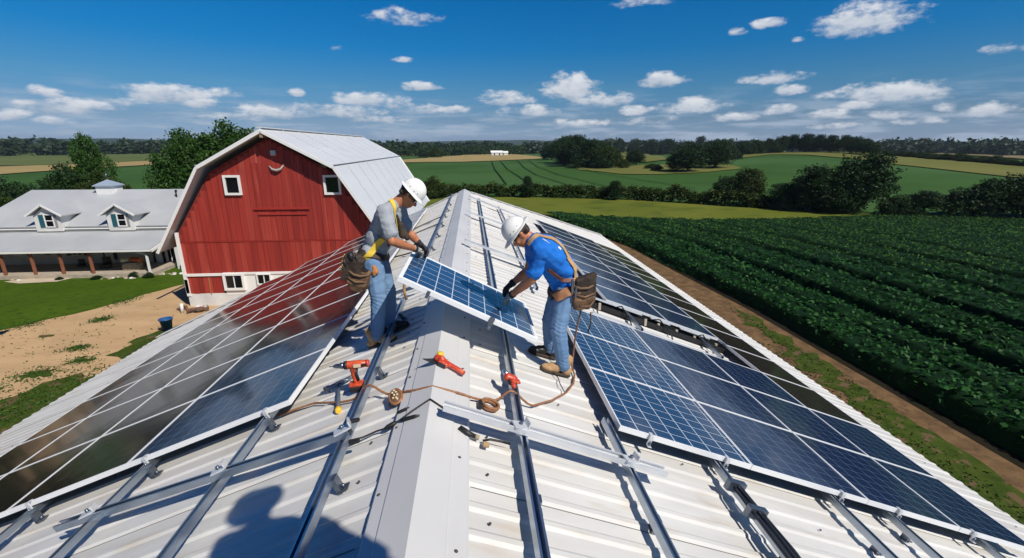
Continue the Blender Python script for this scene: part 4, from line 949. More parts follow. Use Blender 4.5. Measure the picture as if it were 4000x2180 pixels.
# porch things
e = empty('stone_bench', (-27.2, 38.6, -7.84), 0, 'stone bench with orange and straw coloured bundles on the porch', 'bench')
mb = MB(); mb.box((0, 0, .25), (1.3, .6, .5)); mb.box((.1, -.1, .55), (1.0, .45, .12)); bevel(mb.build('seat', STONE, e), .06)
mb = MB(); mb.tube([(-.75, 0, .78), (-.1, 0, .82)], .19, 12); bevel(mb.build('straw_bundle', BEIGE, e), .05)
mb = MB(); mb.tube([(0, 0, .82), (.75, -.05, .78)], .21, 12); bevel(mb.build('orange_bundle', mat('orange_cloth', (.50, .12, .035), rough=.8), e), .05)
for k, (x, y, s_, lb) in enumerate([(-29.75, 39.3, .55, 'dark round-backed chair on the porch right of the door'), (-31.9, 39.6, .42, 'small dark chair on the porch left of the door')]):
    e = empty('porch_chair', (x, y, -7.84), .2, lb, 'chair'); s_ *= 1.1
    bevel(MB().box((0, 0, .42 * s_), (s_, s_, .1)).build('seat', SHUT, e), .02); bevel(MB().box((0, s_ * .5, .95 * s_), (s_, .08, 1.0 * s_)).build('backrest', SHUT, e), .03)
    for a in (-1, 1):
        for b in (-1, 1): MB().box((a * s_ * .42, b * s_ * .42, .2 * s_), (.05, .05, .42 * s_)).build('leg', SHUT, e)
sheet('path', [(-35.2, 36.6), (-33.6, 36.0), (-31.2, 36.3), (-30.8, 37.3), (-33.0, 37.4), (-34.2, 37.4)], mat('pale_path', (.52, .44, .33), (.45, .37, .27), scale=2, rough=.9), off=.06, step=1, offr=0)
rocks = []
for k in range(46):
    x = random.choice([random.uniform(-38, -25), random.uniform(-29, -25), random.uniform(-24.8, -22.3)]); y = 37.0 + random.gauss(0, .12) + (.9 if x > -24.8 else 0); r_ = random.uniform(.06, .2)
    mb = MB(); mb.lathe([(0, -r_ * .5), (r_ * .9, -r_ * .3), (r_, .1 * r_), (r_ * .6, r_ * .55), (0, r_ * .6)], n=7, smooth=False, M=Matrix.Rotation(random.random() * 3, 3, 'Z') @ Matrix.Diagonal((1, random.uniform(.6, 1), 1)))
    mb.build('edging_stone', random.choice([STONE, WALLW, CONC]), None, label='small pale stone in the ragged row edging the porch lawn', cat='stone', group='edging stones along the porch').location = (x, y, -8.12)
for x, y, w, h, lb in [(-26.3, 37.2, .9, .5, 'small green shrub on the lawn edge under the stone bench'), (-25.0, 36.9, .8, .55, 'small green shrub at the foot of the downpipe'), (-31.5, 36.9, .6, .3, 'tiny green shrub beside the porch path'), (-28.9, 36.95, .9, .3, 'low green plants along the middle of the porch edge')]:
    tree('bush', x, y, h, w, lb, 'shrub', name='shrub', z=-8.15)
e = empty('stone_block', (-23.4, 39.3, -8.2), 0, 'square stone block beside the white wall at the end of the porch', 'stone'); bevel(MB().box((0, 0, .45), (.85, .5, .95)).build('block', STONE, e), .05)
# far white buildings
def farhouse(x, y, w, d, h, rzz, lb, roofc=TRIM):
    e = empty('farm_building', (x, y, hgt(x, y)), rzz, lb, 'building')
    MB().box((0, 0, h / 2), (w, d, h)).build('wall', WALLW, e)
    mb = MB(); mb.poly([(-w / 2 - .5, -d / 2 - .5, h), (-w / 2 - .5, d / 2 + .5, h), (-w / 2 - .5, 0, h + d * .32)], w + 1, (1, 0, 0)); fixn(mb.build('roof', roofc, e))
    mb = MB(); k = -w / 2 + 3
    while k < w / 2 - 1: mb.box((k, -d / 2 - .02, h * .45), (1.2, .1, 1.6)); k += 5
    mb.build('windows', DKGLASS, e)
farhouse(25, 470, 11, 6, 2.9, .1, 'long white farm building in front of the woods right of the ridge end')
farhouse(34, 474, 4, 5, 2.6, .1, 'small white shed next to the long far building')
farhouse(-430, 640, 16, 9, 4.5, .6, 'white farm building at the edge of the left woods', roofc=TRIM)
farhouse(-500, 620, 11, 8, 3.5, .6, 'small pale building left of the white farm building', roofc=mat('tan_roof', (.5, .4, .3), rough=.8))
farhouse(-30, 640, 14, 8, 4, 0, 'small grey roofed building between the middle woods', roofc=HROOF)
farhouse(80, 700, 22, 8, 3.5, 0, 'pale group building far off on the right of the white one', roofc=HROOF)
# ------------------------------------------------------------------ organic shapes (people, clothing)
TMP = bpy.data.scenes.new('tmp')
def ico(c, r, M=None, sub=2):
    bm = bmesh.new(); bmesh.ops.create_icosphere(bm, subdivisions=sub, radius=1)
    r = r if isinstance(r, (tuple, list)) else (r, r, r)
    vs = []
    for v in bm.verts:
        q = V((v.co.x * r[0], v.co.y * r[1], v.co.z * r[2]))
        if M: q = M @ q
        vs.append(q + V(c))
    bm.free(); return vs
def hull_into(bm, pts):
    vs = [bm.verts.new(p) for p in pts]; r = bmesh.ops.convex_hull(bm, input=vs)
    junk = list({g for g in r['geom_interior'] + r['geom_unused'] if isinstance(g, bmesh.types.BMVert)})
    bmesh.ops.delete(bm, geom=[g for g in junk if g.is_valid], context='VERTS')
def frame(f, u):  # columns: side, forward, up
    f = V(f).normalized(); u = V(u); s = f.cross(u).normalized(); u = s.cross(f)
    return Matrix(((s.x, f.x, u.x), (s.y, f.y, u.y), (s.z, f.z, u.z)))
def organic(name, prims, voxel, m, parent, smooth=4, wr=0.0, wsc=18.0, cut=None, post=None):
    bm = bmesh.new()
    for p in prims:
        if p[0] == 'C': hull_into(bm, ico(p[1], p[3]) + ico(p[2], p[4]))
        elif p[0] == 'E': hull_into(bm, ico(p[1], p[2], p[3] if len(p) > 3 else None, 3))
        elif p[0] == 'H': hull_into(bm, [V(q) for q in p[1]])
    me = bpy.data.meshes.new(name); bm.to_mesh(me); bm.free()
    o = bpy.data.objects.new(name, me)
    r = o.modifiers.new('r', 'REMESH'); r.mode = 'VOXEL'; r.voxel_size = voxel; r.use_smooth_shade = True
    if smooth: s = o.modifiers.new('s', 'SMOOTH'); s.factor = .5; s.iterations = smooth
    TMP.collection.objects.link(o); 
    with bpy.context.temp_override(scene=TMP, view_layer=TMP.view_layers[0]):
        dg = bpy.context.evaluated_depsgraph_get(); dg.update(); nm = bpy.data.meshes.new_from_object(o.evaluated_get(dg)); nm.name = name
    TMP.collection.objects.unlink(o); COL.objects.link(o); o.modifiers.clear(); o.data = nm; bpy.data.meshes.remove(me)
    if wr:
        NN = [v.normal.copy() for v in nm.vertices]; CC = [v.co.copy() for v in nm.vertices]
        for v, c, n in zip(nm.vertices, CC, NN):
            d = mnoise.noise(V((c.x * wsc * .55, c.y * wsc * .55, c.z * wsc))) + .5 * mnoise.noise(V((c.x * wsc * 1.3 + 5, c.y * wsc * 1.2, c.z * wsc * 2.0)))
            v.co = c + n * d * wr
    if post: post(nm)
    nm.materials.clear(); nm.materials.append(m)
    nm.polygons.foreach_set('use_smooth', [True] * len(nm.polygons)); nm.update()
    o.parent = parent
    if parent is not None: o.matrix_parent_inverse = parent.matrix_world.inverted() if False else Matrix.Translation(-parent.location)
    return o
def hand_prims(w, d, n, thumb_side, curl, s=1.0, fat=0.0):
    """w wrist, d pointing direction, n direction the palm faces, thumb_side +-1 along d x n"""
    w, d, n = V(w), V(d).normalized(), V(n).normalized(); sd = d.cross(n).normalized() * thumb_side; n = (n - d * n.dot(d)).normalized()
    P = []; pc = w + d * .045 * s
    P.append(('C', w - d * .01, w + d * .02, .026 + fat, .030 + fat))
    k0 = [w + d * .085 * s + sd * x * s for x in (.030, .010, -.011, -.030)]
    for i, k in enumerate(k0): P.append(('C', w + d * .02 + sd * (.018 - .012 * i), k, .017 + fat, .0125 + fat))
    ln = [.040, .045, .042, .033]
    for i, k in enumerate(k0):
        c1 = curl; a1 = (d * math.cos(c1) + n * math.sin(c1)); k1 = k + a1 * ln[i] * s
        c2 = curl * 2.0; a2 = (d * math.cos(c2) + n * math.sin(c2)); k2 = k1 + a2 * ln[i] * .72 * s
        c3 = curl * 2.7; a3 = (d * math.cos(c3) + n * math.sin(c3)); k3 = k2 + a3 * ln[i] * .5 * s
        P += [('C', k, k1, .0110 + fat, .0100 + fat), ('C', k1, k2, .0100 + fat, .0090 + fat), ('C', k2, k3, .0090 + fat, .0078 + fat)]
    t0 = w + d * .025 * s + sd * .028 * s; t1 = t0 + (d * .6 + sd * .75 + n * .35).normalized() * .040 * s; t2 = t1 + (d * .85 + sd * .15 + n * .55).normalized() * .034 * s
    P += [('C', t0, t1, .0155 + fat, .0120 + fat), ('C', t1, t2, .0115 + fat, .0092 + fat)]
    return P
SKIN = mat('tanned_skin', (.50, .20, .095), (.42, .155, .07), scale=14, rough=.5, bump=.06, bscale=120)
HAIR = mat('dark_hair', (.025, .018, .014), (.05, .035, .025), scale=60, rough=.6, bump=.4, bscale=200)
HATM = mat('white_hard_hat', (.80, .79, .76), (.72, .70, .66), scale=22, rough=.33, coat=.2, lo=.5, hi=.75, col3=(.50, .46, .38), scale3=38, lo3=.66, hi3=.78)
GREYT = mat('grey_cotton', (.34, .36, .39), (.30, .32, .35), scale=9, rough=.9, bump=.25, bscale=160)
BLUET = mat('blue_cotton', (.003, .165, .62), (.002, .13, .52), scale=9, rough=.85, bump=.25, bscale=160)
DENIM = mat('blue_denim', (.115, .215, .375), (.155, .265, .43), scale=4, rough=.9, bump=.2, bscale=180, stretch=(1, 1, .4))
GLOVEG = mat('grey_glove', (.40, .37, .33), (.32, .29, .26), scale=20, rough=.85, bump=.2, bscale=120)
GLOVEB = mat('black_glove', (.018, .018, .022), rough=.75, bump=.2, bscale=120)
BOOTT = mat('tan_suede', (.46, .28, .14), (.36, .21, .10), scale=14, rough=.85, bump=.2, bscale=90)
BOOTB = mat('black_boot_leather', (.014, .012, .011), rough=.5)
SOLE = mat('dark_sole', (.05, .035, .025), rough=.8)
GLASSES = mat('dark_lenses', (.02, .018, .025), rough=.12)
def boot(name, sole_pt, toe, up, m, parent, s=1.0, solem=SOLE):
    """boot whose sole centre rests at sole_pt"""
    M = frame(toe, up); c = V(sole_pt)
    def L_(x, y, z): return c + M @ V((x * s, y * s, z * s))
    P = [('E', L_(0, .075, .035), (.046 * s, .075 * s, .034 * s), M), ('E', L_(0, .035, .045), (.044 * s, .07 * s, .045 * s), M), ('E', L_(0, -.085, .045), (.038 * s, .052 * s, .045 * s), M), ('C', L_(0, .03, .05), L_(0, -.055, .10), .040 * s, .045 * s), ('C', L_(0, -.055, .08), L_(0, -.06, .15), .044 * s, .048 * s)]
    o = organic(name, P, .006, m, parent, 4, .0015, 40)
    S = [('H', [L_(x, y, z) for z in (.0, .022) for (x, y) in ((-.03, -.13), (.03, -.13), (.04, -.08), (.036, 0), (.05, .06), (.045, .12), (.02, .152), (-.02, .152), (-.045, .12), (-.05, .06), (-.036, 0), (-.04, -.08))])]
    so = organic('sole', S, .006, solem, parent, 2); so.parent = o; so.matrix_parent_inverse = Matrix()
    mb = MB()
    for k in range(3): mb.tube([L_(-.03, .015 - k * .022, .088 + k * .012), L_(0, .012 - k * .022, .098 + k * .012), L_(.03, .015 - k * .022, .088 + k * .012)], .003 * s, 5)
    q = mb.build('laces', LEATHD, None); q.parent = o
    return o
def ribbon(name, pts, w, th, m, parent, bvh=None, off=.006, nrm=None, n=28):
    """strap following pts; snapped onto a body surface when a bvh is given"""
    pts = [V(p) for p in pts]; P = []
    seg = len(pts) - 1
    for i in range(n + 1):   # catmull rom
        t = i / n * seg; k = min(int(t), seg - 1); u = t - k
        p0, p1, p2, p3 = pts[max(k - 1, 0)], pts[k], pts[k + 1], pts[min(k + 2, seg)]
        P.append(.5 * ((2 * p1) + (p2 - p0) * u + (2 * p0 - 5 * p1 + 4 * p2 - p3) * u * u + (3 * p1 - p0 - 3 * p2 + p3) * u ** 3))
    N = []
    for i, p in enumerate(P):
        if bvh:
            r = bvh.find_nearest(p)
            if r[0] is not None and r[3] < .12: P[i] = r[0] + r[1] * off; N.append(r[1]); continue
        N.append(V(nrm) if nrm else (N[-1] if N else V((0, -1, 0))))
    for _ in range(2):
        P = [P[0]] + [(P[i - 1] + P[i] * 2 + P[i + 1]) / 4 for i in range(1, n)] + [P[-1]]; N = [N[0]] + [((N[i - 1] + N[i] * 2 + N[i + 1]) / 4).normalized() for i in range(1, n)] + [N[-1]]
    vs = []
    for i, p in enumerate(P):
        d = (P[min(i + 1, n)] - P[max(i - 1, 0)]).normalized(); s = d.cross(N[i]).normalized() * w / 2; t_ = N[i] * th
        vs += [p - s, p + s, p + s + t_, p - s + t_]
    fs = []
    for i in range(n):
        a = 4 * i
        for j in range(4): fs.append((a + j, a + (j + 1) % 4, a + 4 + (j + 1) % 4, a + 4 + j))
    fs += [(3, 2, 1, 0), (4 * n, 4 * n + 1, 4 * n + 2, 4 * n + 3)]
    mb = MB(); mb.add(vs, fs); o = mb.build(name, m); fixn(o); P0(o, parent); return o
def bvh_of(o):
    return BVHTree.FromPolygons([v.co for v in o.data.vertices], [tuple(p.vertices) for p in o.data.polygons])
def hard_hat(c, f, u, parent, full=False, s=1.0):
    """c: middle of the brim plane, f forward, u up"""
    M = frame(f, u); mb = MB(); n = 40; prof = []
    for k in range(11):
        a = k / 10 * math.pi / 2; prof.append((math.cos(a), math.sin(a)))
    vs = []; fs = []
    for (r, z) in prof:
        for j in range(n):
            a = 2 * math.pi * j / n; ca, sa = math.cos(a), math.sin(a)
            ridge = .006 * math.exp(-(ca * 5) ** 2) * z
            vs.append(V(c) + M @ V((.105 * r * ca * s, .128 * r * sa * s, (.128 * z ** .92 + ridge) * s)))
    for i in range(10):
        for j in range(n): fs.append((i * n + j, i * n + (j + 1) % n, (i + 1) * n + (j + 1) % n, (i + 1) * n + j))
    mb.add(vs, fs, 0, True)
    vs = []; fs = []
    for (rr, dz) in ((1.0, .004), (1.14, -.003), (1.34, -.012), (1.35, -.017), (1.14, -.009), (.96, -.004)):
        for j in range(n):
            a = 2 * math.pi * j / n; ca, sa = math.cos(a), math.sin(a); e = rr if rr <= 1 else 1 + (rr - 1) * ((1.0 if full else .55) + (.55 * max(0, sa) ** 1.5))
            vs.append(V(c) + M @ V((.105 * e * ca * s, .128 * e * sa * s, (dz + (-.010 * max(0, sa) if rr > 1 else 0)) * s)))
    for i in range(5):
        for j in range(n): fs.append((i * n + j, i * n + (j + 1) % n, (i + 1) * n + (j + 1) % n, (i + 1) * n + j))
    mb.add(vs, fs, 0, True)
    o = mb.build('hard_hat', HATM); fixn(o); P0(o, parent)
    b = MB(); vs = []; fs = []
    for (r, z) in ((.93, -.005), (.93, -.03), (.90, -.03), (.90, -.005)):
        for j in range(n): a = 2 * math.pi * j / n; vs.append(V(c) + M @ V((.100 * r * math.cos(a) * s, .118 * r * math.sin(a) * s, z * s)))
    for i in range(3):
        for j in range(n): fs.append((i * n + j, i * n + (j + 1) % n, (i + 1) * n + (j + 1) % n, (i + 1) * n + j))
    b.add(vs, fs, 0, True); bo = b.build('hat_band', LEATHD); bo.parent = o
    v_ = MB()
    for sx in (-1, 1):
        for q in ((sx * .104, .01, .022), (sx * .094, .05, .028), (sx * .094, -.05, .028)):
            v_.lathe([(0, .003), (.0045, .003), (.005, -.003)], V(c) + M @ V((q[0] * s, q[1] * s, q[2] * s)), 8, M @ Matrix.Rotation(sx * math.pi / 2, 3, 'Y'))
    vo = v_.build('vent_holes', BLACK); vo.parent = o
    return o
def head_prims(c, f, u, s=1.0):
    M = frame(f, u); c = V(c)
    def L_(x, y, z): return c + M @ V((x * s, y * s, z * s))
    P = [('E', L_(0, -.012, .045), (.078 * s, .098 * s, .082 * s), M), ('E', L_(0, .012, -.01), (.070 * s, .080 * s, .085 * s), M), ('E', L_(0, .030, -.065), (.052 * s, .052 * s, .048 * s), M),
         ('E', L_(0, .060, -.100), (.024 * s, .022 * s, .018 * s), M), ('C', L_(0, .088, .005), L_(0, .112, -.034), .009 * s, .013 * s), ('E', L_(0, .098, -.040), (.019 * s, .014 * s, .010 * s), M),
         ('C', L_(-.038, .080, .018), L_(.038, .080, .018), .013 * s, .013 * s), ('E', L_(.040, .062, -.030), (.024 * s, .022 * s, .024 * s), M), ('E', L_(-.040, .062, -.030), (.024 * s, .022 * s, .024 * s), M),
         ('C', L_(-.020, .086, -.066), L_(.020, .086, -.066), .0085 * s, .0085 * s), ('C', L_(-.017, .084, -.078), L_(.017, .084, -.078), .0085 * s, .0085 * s)]
    for sx in (-1, 1):
        P += [('E', L_(sx * .077, -.012, -.005), (.009 * s, .020 * s, .032 * s), M @ Matrix.Rotation(-.25, 3, 'X')), ('E', L_(sx * .081, -.018, .010), (.009 * s, .016 * s, .018 * s), M), ('E', L_(sx * .077, -.006, -.032), (.007 * s, .010 * s, .012 * s), M)]
    return P, L_, M
def person(J, face_f, face_u, opts):
    """J: joints in world metres -> one continuous body plus clothing children"""
    root_loc = V(J['root']); body_name = 'person'
    e = empty('person', root_loc, 0, opts['label'], 'person')
    hp, HL, HM = head_prims(J['head'], face_f, face_u)
    g = lambda k: V(J[k])
    P = list(hp)
    P += [('C', g('neck'), g('head') + HM @ V((0, -.03, -.05)), .062, .054)]
    def torso(f=0.0):
        bk = opts.get('bulk', 1.0); f = f + (bk - 1) * .12
        ch, mid, pel = g('chest'), g('mid'), g('pelvis'); a = (g('shN') - g('shF')).normalized(); up = (ch - pel).normalized(); M = frame(up.cross(a), up)
        M2 = frame((g('neck') - mid).cross(a), g('neck') - mid)
        t = [('E', ch, (.165 + f, .112 + f, .17 + f), M2), ('E', mid, (.148 + f, .105 + f, .15 + f), M), ('E', pel + up * .02, (.162 + f, .118 + f, .13 + f), M),
             ('C', ch, pel, .115 + f, .115 + f), ('C', g('shN').lerp(g('neck'), .15), g('shF').lerp(g('neck'), .15), .066 + f, .066 + f), ('C', g('neck').lerp(ch, .35), g('neck').lerp(ch, .8), .075 + f, .11 + f)]
        for s_ in ('N', 'F'): t.append(('C', g('sh' + s_), g('neck').lerp(g('sh' + s_), .25), .062 + f, .056 + f)); t.append(('C', g('sh' + s_), mid.lerp(g('sh' + s_), .45), .066 + f, .09 + f))
        return t
    P += torso()
    for s_ in ('N', 'F'):
        sh, el, wr = g('sh' + s_), g('el' + s_), g('wr' + s_)
        P += [('C', sh, sh.lerp(el, .45), .064, .056), ('C', sh.lerp(el, .4), el, .056, .044), ('C', el, el.lerp(wr, .35), .045, .049), ('C', el.lerp(wr, .3), wr, .049, .031)]
        hd = g('hd' + s_); d = hd - wr; P += hand_prims(wr, d, opts['palm' + s_], opts['thumb' + s_], opts['curl' + s_])
        hp_, kn, an = g('hip' + s_), g('knee' + s_), g('ank' + s_)
        P += [('C', hp_, kn, .088, .055), ('C', kn, kn.lerp(an, .4), .055, .056), ('C', kn.lerp(an, .35), an, .054, .040), ('C', an, g('sole' + s_) + V((0, 0, .05)), .038, .036)]
    body = organic('body', P, .0075, SKIN, e, 3)
    # clothing
    tp = torso(.014)
    for s_ in ('N', 'F'):
        sh, el = g('sh' + s_), g('el' + s_); k = opts.get('sleeve' + s_, .62)
        tp += [('C', sh, sh.lerp(el, k * .5), .086, .082), ('C', sh.lerp(el, k * .4), sh.lerp(el, k), .082, .080)]
    top = organic(opts.get('topname', 't_shirt'), tp, .008, opts['top'], e, 4, .0100, 15)
    jp = [('E', g('pelvis'), (.172, .135, .11), frame((g('chest') - g('pelvis')).cross((g('shN') - g('shF'))), (g('chest') - g('pelvis'))))]
    for s_ in ('N', 'F'):
        hp_, kn, an = g('hip' + s_), g('knee' + s_), g('ank' + s_)
        jp += [('C', hp_, kn, .112, .083), ('C', kn, kn.lerp(an, .5), .083, .078), ('C', kn.lerp(an, .4), an + (an - kn).normalized() * .005, .078, .070)]
    def folds(me):
        NN = [v.normal.copy() for v in me.vertices]; CC = [v.co.copy() for v in me.vertices]
        for v, c, nv in zip(me.vertices, CC, NN):
            d = 0
            for s_ in ('N', 'F'):
                kn, an = g('knee' + s_), g('ank' + s_)
                for q, w_, a_ in ((kn, .10, .0045), (an + V((0, 0, .07)), .07, .0065)):
                    dd = (c - q).length; d += a_ * math.exp(-(dd / w_) ** 2) * math.sin((c.z * 1.0 + .35 * c.x + .03 * mnoise.noise(c * 9)) * 150)
            v.co = c + nv * d
    jn = organic('jeans', jp, .008, DENIM, e, 4, .006, 15, post=folds)
    for s_ in ('N', 'F'): boot('boot', J['sole' + s_], opts['toe' + s_], opts.get('bootup', (0, 0, 1)), opts['boot' + s_], e, 1.14, SOLE)
    for s_ in ('N', 'F'):
        wr, hd = g('wr' + s_), g('hd' + s_); gp = hand_prims(wr, hd - wr, opts['palm' + s_], opts['thumb' + s_], opts['curl' + s_], 1.0, .0045); d = (hd - wr).normalized()
        gp.append(('C', wr - d * .035, wr + d * .01, .036, .034)); go = organic('glove', gp, .0045, opts['glove' + s_], e, 2, .001, 60)
        cb = MB(); up_ = V((0, 0, 1)); cb.tube([wr - d * .045, wr - d * .012], .040, 14); co = cb.build('cuff', GLOVEB); co.parent = go
    # hair shell, glasses, hat
    hr = [('E', HL(0, -.022, .045), (.082, .098, .080), HM), ('C', HL(-.05, -.075, -.01), HL(.05, -.075, -.01), .032, .032), ('E', HL(.068, -.012, .028), (.016, .035, .025), HM), ('E', HL(-.068, -.012, .028), (.016, .035, .025), HM)]
    organic('hair', hr, .006, HAIR, e, 2, .003, 120)
    gl = MB()
    for sx in (-1, 1):
        gl.hexa([HL(sx * .006, .100, -.016), HL(sx * .062, .078, -.014), HL(sx * .066, .070, -.014), HL(sx * .01, .092, -.016), HL(sx * .006, .100, .018), HL(sx * .062, .080, .018), HL(sx * .066, .072, .018), HL(sx * .01, .092, .018)])
    go = gl.build('safety_glasses', GLASSES); fixn(go); P0(go, e); bevel(go, .004)
    ga = MB()
    for sx in (-1, 1): ga.tube([HL(sx * .064, .074, .008), HL(sx * .082, .02, .008), HL(sx * .083, -.03, .0)], .004, 6)
    q = ga.build('temple_arms', BLACK); q.parent = go
    ey = MB()
    for sx in (-1, 1): ey.lathe([(0, .008), (.007, .006), (.011, 0), (.007, -.006), (0, -.008)], HL(sx * .032, .080, .002), 12, HM @ Matrix.Rotation(-math.pi / 2, 3, 'X'))
    q = ey.build('eyes', mat('eye', (.55, .52, .5), rough=.2)); P0(q, e)
    hard_hat(HL(0, .0, .058), opts['hatf'], opts['hatu'], e, opts.get('fullbrim', False))
    return e, top, jn, body, HL
# roof-slope up vectors
UPR = V((SN, 0, CS)); UPL = V((-SN, 0, CS))
# man in grey, left of the ridge
J1 = dict(root=(-.66, 4.72, -.25), pelvis=(-.70, 4.72, .705), mid=(-.635, 4.72, .89), chest=(-.535, 4.72, 1.06), neck=(-.445, 4.72, 1.215), head=(-.30, 4.72, 1.305),
          shN=(-.52, 4.55, 1.165), shF=(-.45, 4.90, 1.15), elN=(-.455, 4.46, .895), elF=(-.36, 4.97, .885), wrN=(-.272, 4.78, .745), wrF=(-.255, 4.99, .755), hdN=(-.20, 4.93, .665), hdF=(-.175, 5.01, .675),
          hipN=(-.690, 4.63, .66), hipF=(-.680, 4.82, .66), kneeN=(-.655, 4.60, .262), kneeF=(-.60, 4.84, .245), ankN=(-.705, 4.61, -.135), ankF=(-.625, 4.88, -.115), soleN=rp(-.66, 4.61, .012), soleF=rp(-.565, 4.88, .012))
e1, top1, jn1, body1, HL1 = person(J1, (.70, .05, -.70), (.70, 0, .70), dict(label='man in grey t-shirt and white hard hat leaning over the left end of the panel', top=GREYT,
    palmN=(.0, .6, -.8), palmF=(.1, -.3, -1), thumbN=1, thumbF=-1, curlN=.55, curlF=.6, gloveN=GLOVEG, gloveF=GLOVEB, toeN=(1, -.08, T * .9), toeF=(1, .15, T * .9), bootN=BOOTT, bootF=BOOTB, bootup=UPL,
    hatf=(.66, 0, -.75), hatu=(.75, 0, .66), sleeveN=.70, sleeveF=.7))
b1 = bvh_of(top1); bj1 = bvh_of(jn1)
ribbon('harness_strap', [(-.43, 4.90, 1.21), (-.47, 4.66, 1.26), (-.40, 4.56, 1.13), (-.38, 4.60, 1.0)], .045, .005, YELST, e1, b1, .004)
ribbon('harness_strap', [(-.52, 4.53, .93), (-.60, 4.50, .84), (-.70, 4.50, .74), (-.78, 4.52, .665)], .060, .007, YELST, e1, b1, .010)
ribbon('chest_strap', [(-.40, 4.60, 1.12), (-.375, 4.66, 1.0), (-.42, 4.66, .90), (-.50, 4.64, .80)], .05, .006, LEATHD, e1, b1, .004)
organic('chest_pouch', [('C', (-.385, 4.60, 1.03), (-.37, 4.60, .93), .035, .04), ('C', (-.36, 4.60, .98), (-.33, 4.60, .90), .025, .03)], .006, LEATHD, e1, 2)
ring = [V((-.70, 4.72, .735)) + V((math.cos(a) * .185, math.sin(a) * .155, -.12 * math.cos(a) * .5)) for a in np.linspace(0, 2 * math.pi, 25)]
bt = MB(); ribbon('tool_belt', ring, .065, .010, LEATHD, e1, bj1, .008, n=60)
def pouch(name, c, M, w, d, h, m, parent, rim=True, flap=True):
    """open soft tool bag: local x = width along the hip, y outward, z up"""
    c = V(c)
    def L_(x, y, z): return c + M @ V((x * w, y * d, z * h))
    pr = []
    pts = [(-.48, 0, .5), (.48, 0, .5), (.44, .55, .42), (-.44, .55, .42), (-.46, 0, -.2), (.46, 0, -.2), (.40, .78, -.15), (-.40, .78, -.15), (-.30, .1, -.52), (.30, .1, -.52), (.24, .55, -.50), (-.24, .55, -.50)]
    o = organic(name, [('H', [L_(*q) for q in pts])], .007, m, parent, 5, .006, 20)
    def inv(q): q.parent = o; return q
    mb = MB(); mb.tube([L_(-.46, .05, .44), L_(-.42, .60, .34), L_(-.15, .78, .26), (L_(.15, .78, .26)), L_(.42, .60, .34), L_(.46, .05, .44)], .012, 8); inv(mb.build('rim', LEATH))
    mb = MB(); mb.hexa([L_(-.36, .10, .50), L_(.36, .10, .50), L_(.34, .52, .44), L_(-.34, .52, .44), L_(-.36, .10, .515), L_(.36, .10, .515), L_(.34, .52, .455), L_(-.34, .52, .455)]); inv(mb.build('opening', BLACK))
    mb = MB(); mb.tube([L_(-.38, .70, .05), L_(0, .86, -.02), L_(.38, .70, .05)], .010, 8); inv(mb.build('seam', LEATH))
    return o
M1 = frame((-.25, -1, 0), (.10, 0, 1)); M1 = Matrix(((M1[0][0], M1[0][1], M1[0][2]), (M1[1][0], M1[1][1], M1[1][2]), (M1[2][0], M1[2][1], M1[2][2])))
def axes(x, y, z): x, y, z = V(x).normalized(), V(y).normalized(), V(z).normalized(); return Matrix(((x.x, y.x, z.x), (x.y, y.y, z.y), (x.z, y.z, z.z)))
A1 = axes((1, -.15, -.25), (-.15, -1, 0), (.22, 0, 1))
p1 = pouch('tool_pouch', (-.815, 4.56, .50), A1, .235, .13, .235, LEATH, e1)
p2 = organic('holster', [('H', [V((-.86, 4.57, .60)) + A1 @ V(q) for q in ((-.10, 0, -.12), (.09, 0, -.12), (.10, -.0, .16), (-.09, -.0, .17), (-.10, .09, -.12), (.09, .09, -.10), (.10, .09, .12), (-.09, .09, .14))])], .007, LEATHD, e1, 5, .006, 24)
p3 = organic('tucked_glove', [('C', (-.665, 4.54, .625), (-.645, 4.525, .575), .026, .030), ('C', (-.665, 4.52, .58), (-.66, 4.515, .55), .022, .018)], .006, mat('orange_suede', (.42, .17, .06), rough=.8), e1, 3)  # orange work glove tucked in at the belt
tl = MB(); tl.tube([(-.86, 4.50, .70), (-.87, 4.49, .78)], .026, 10); tl.tube([(-.80, 4.49, .66), (-.81, 4.48, .755)], .014, 8); tl.tube([(-.92, 4.50, .62), (-.935, 4.49, .72)], .012, 8); P0(tl.build('belt_tools', BLACK), e1)
tl = MB(); tl.tube([(-.93, 4.53, .76), (-.965, 4.52, .68), (-.975, 4.52, .60), (-.955, 4.51, .52)], .006, 6); P0(tl.build('lanyard', YELST), e1)
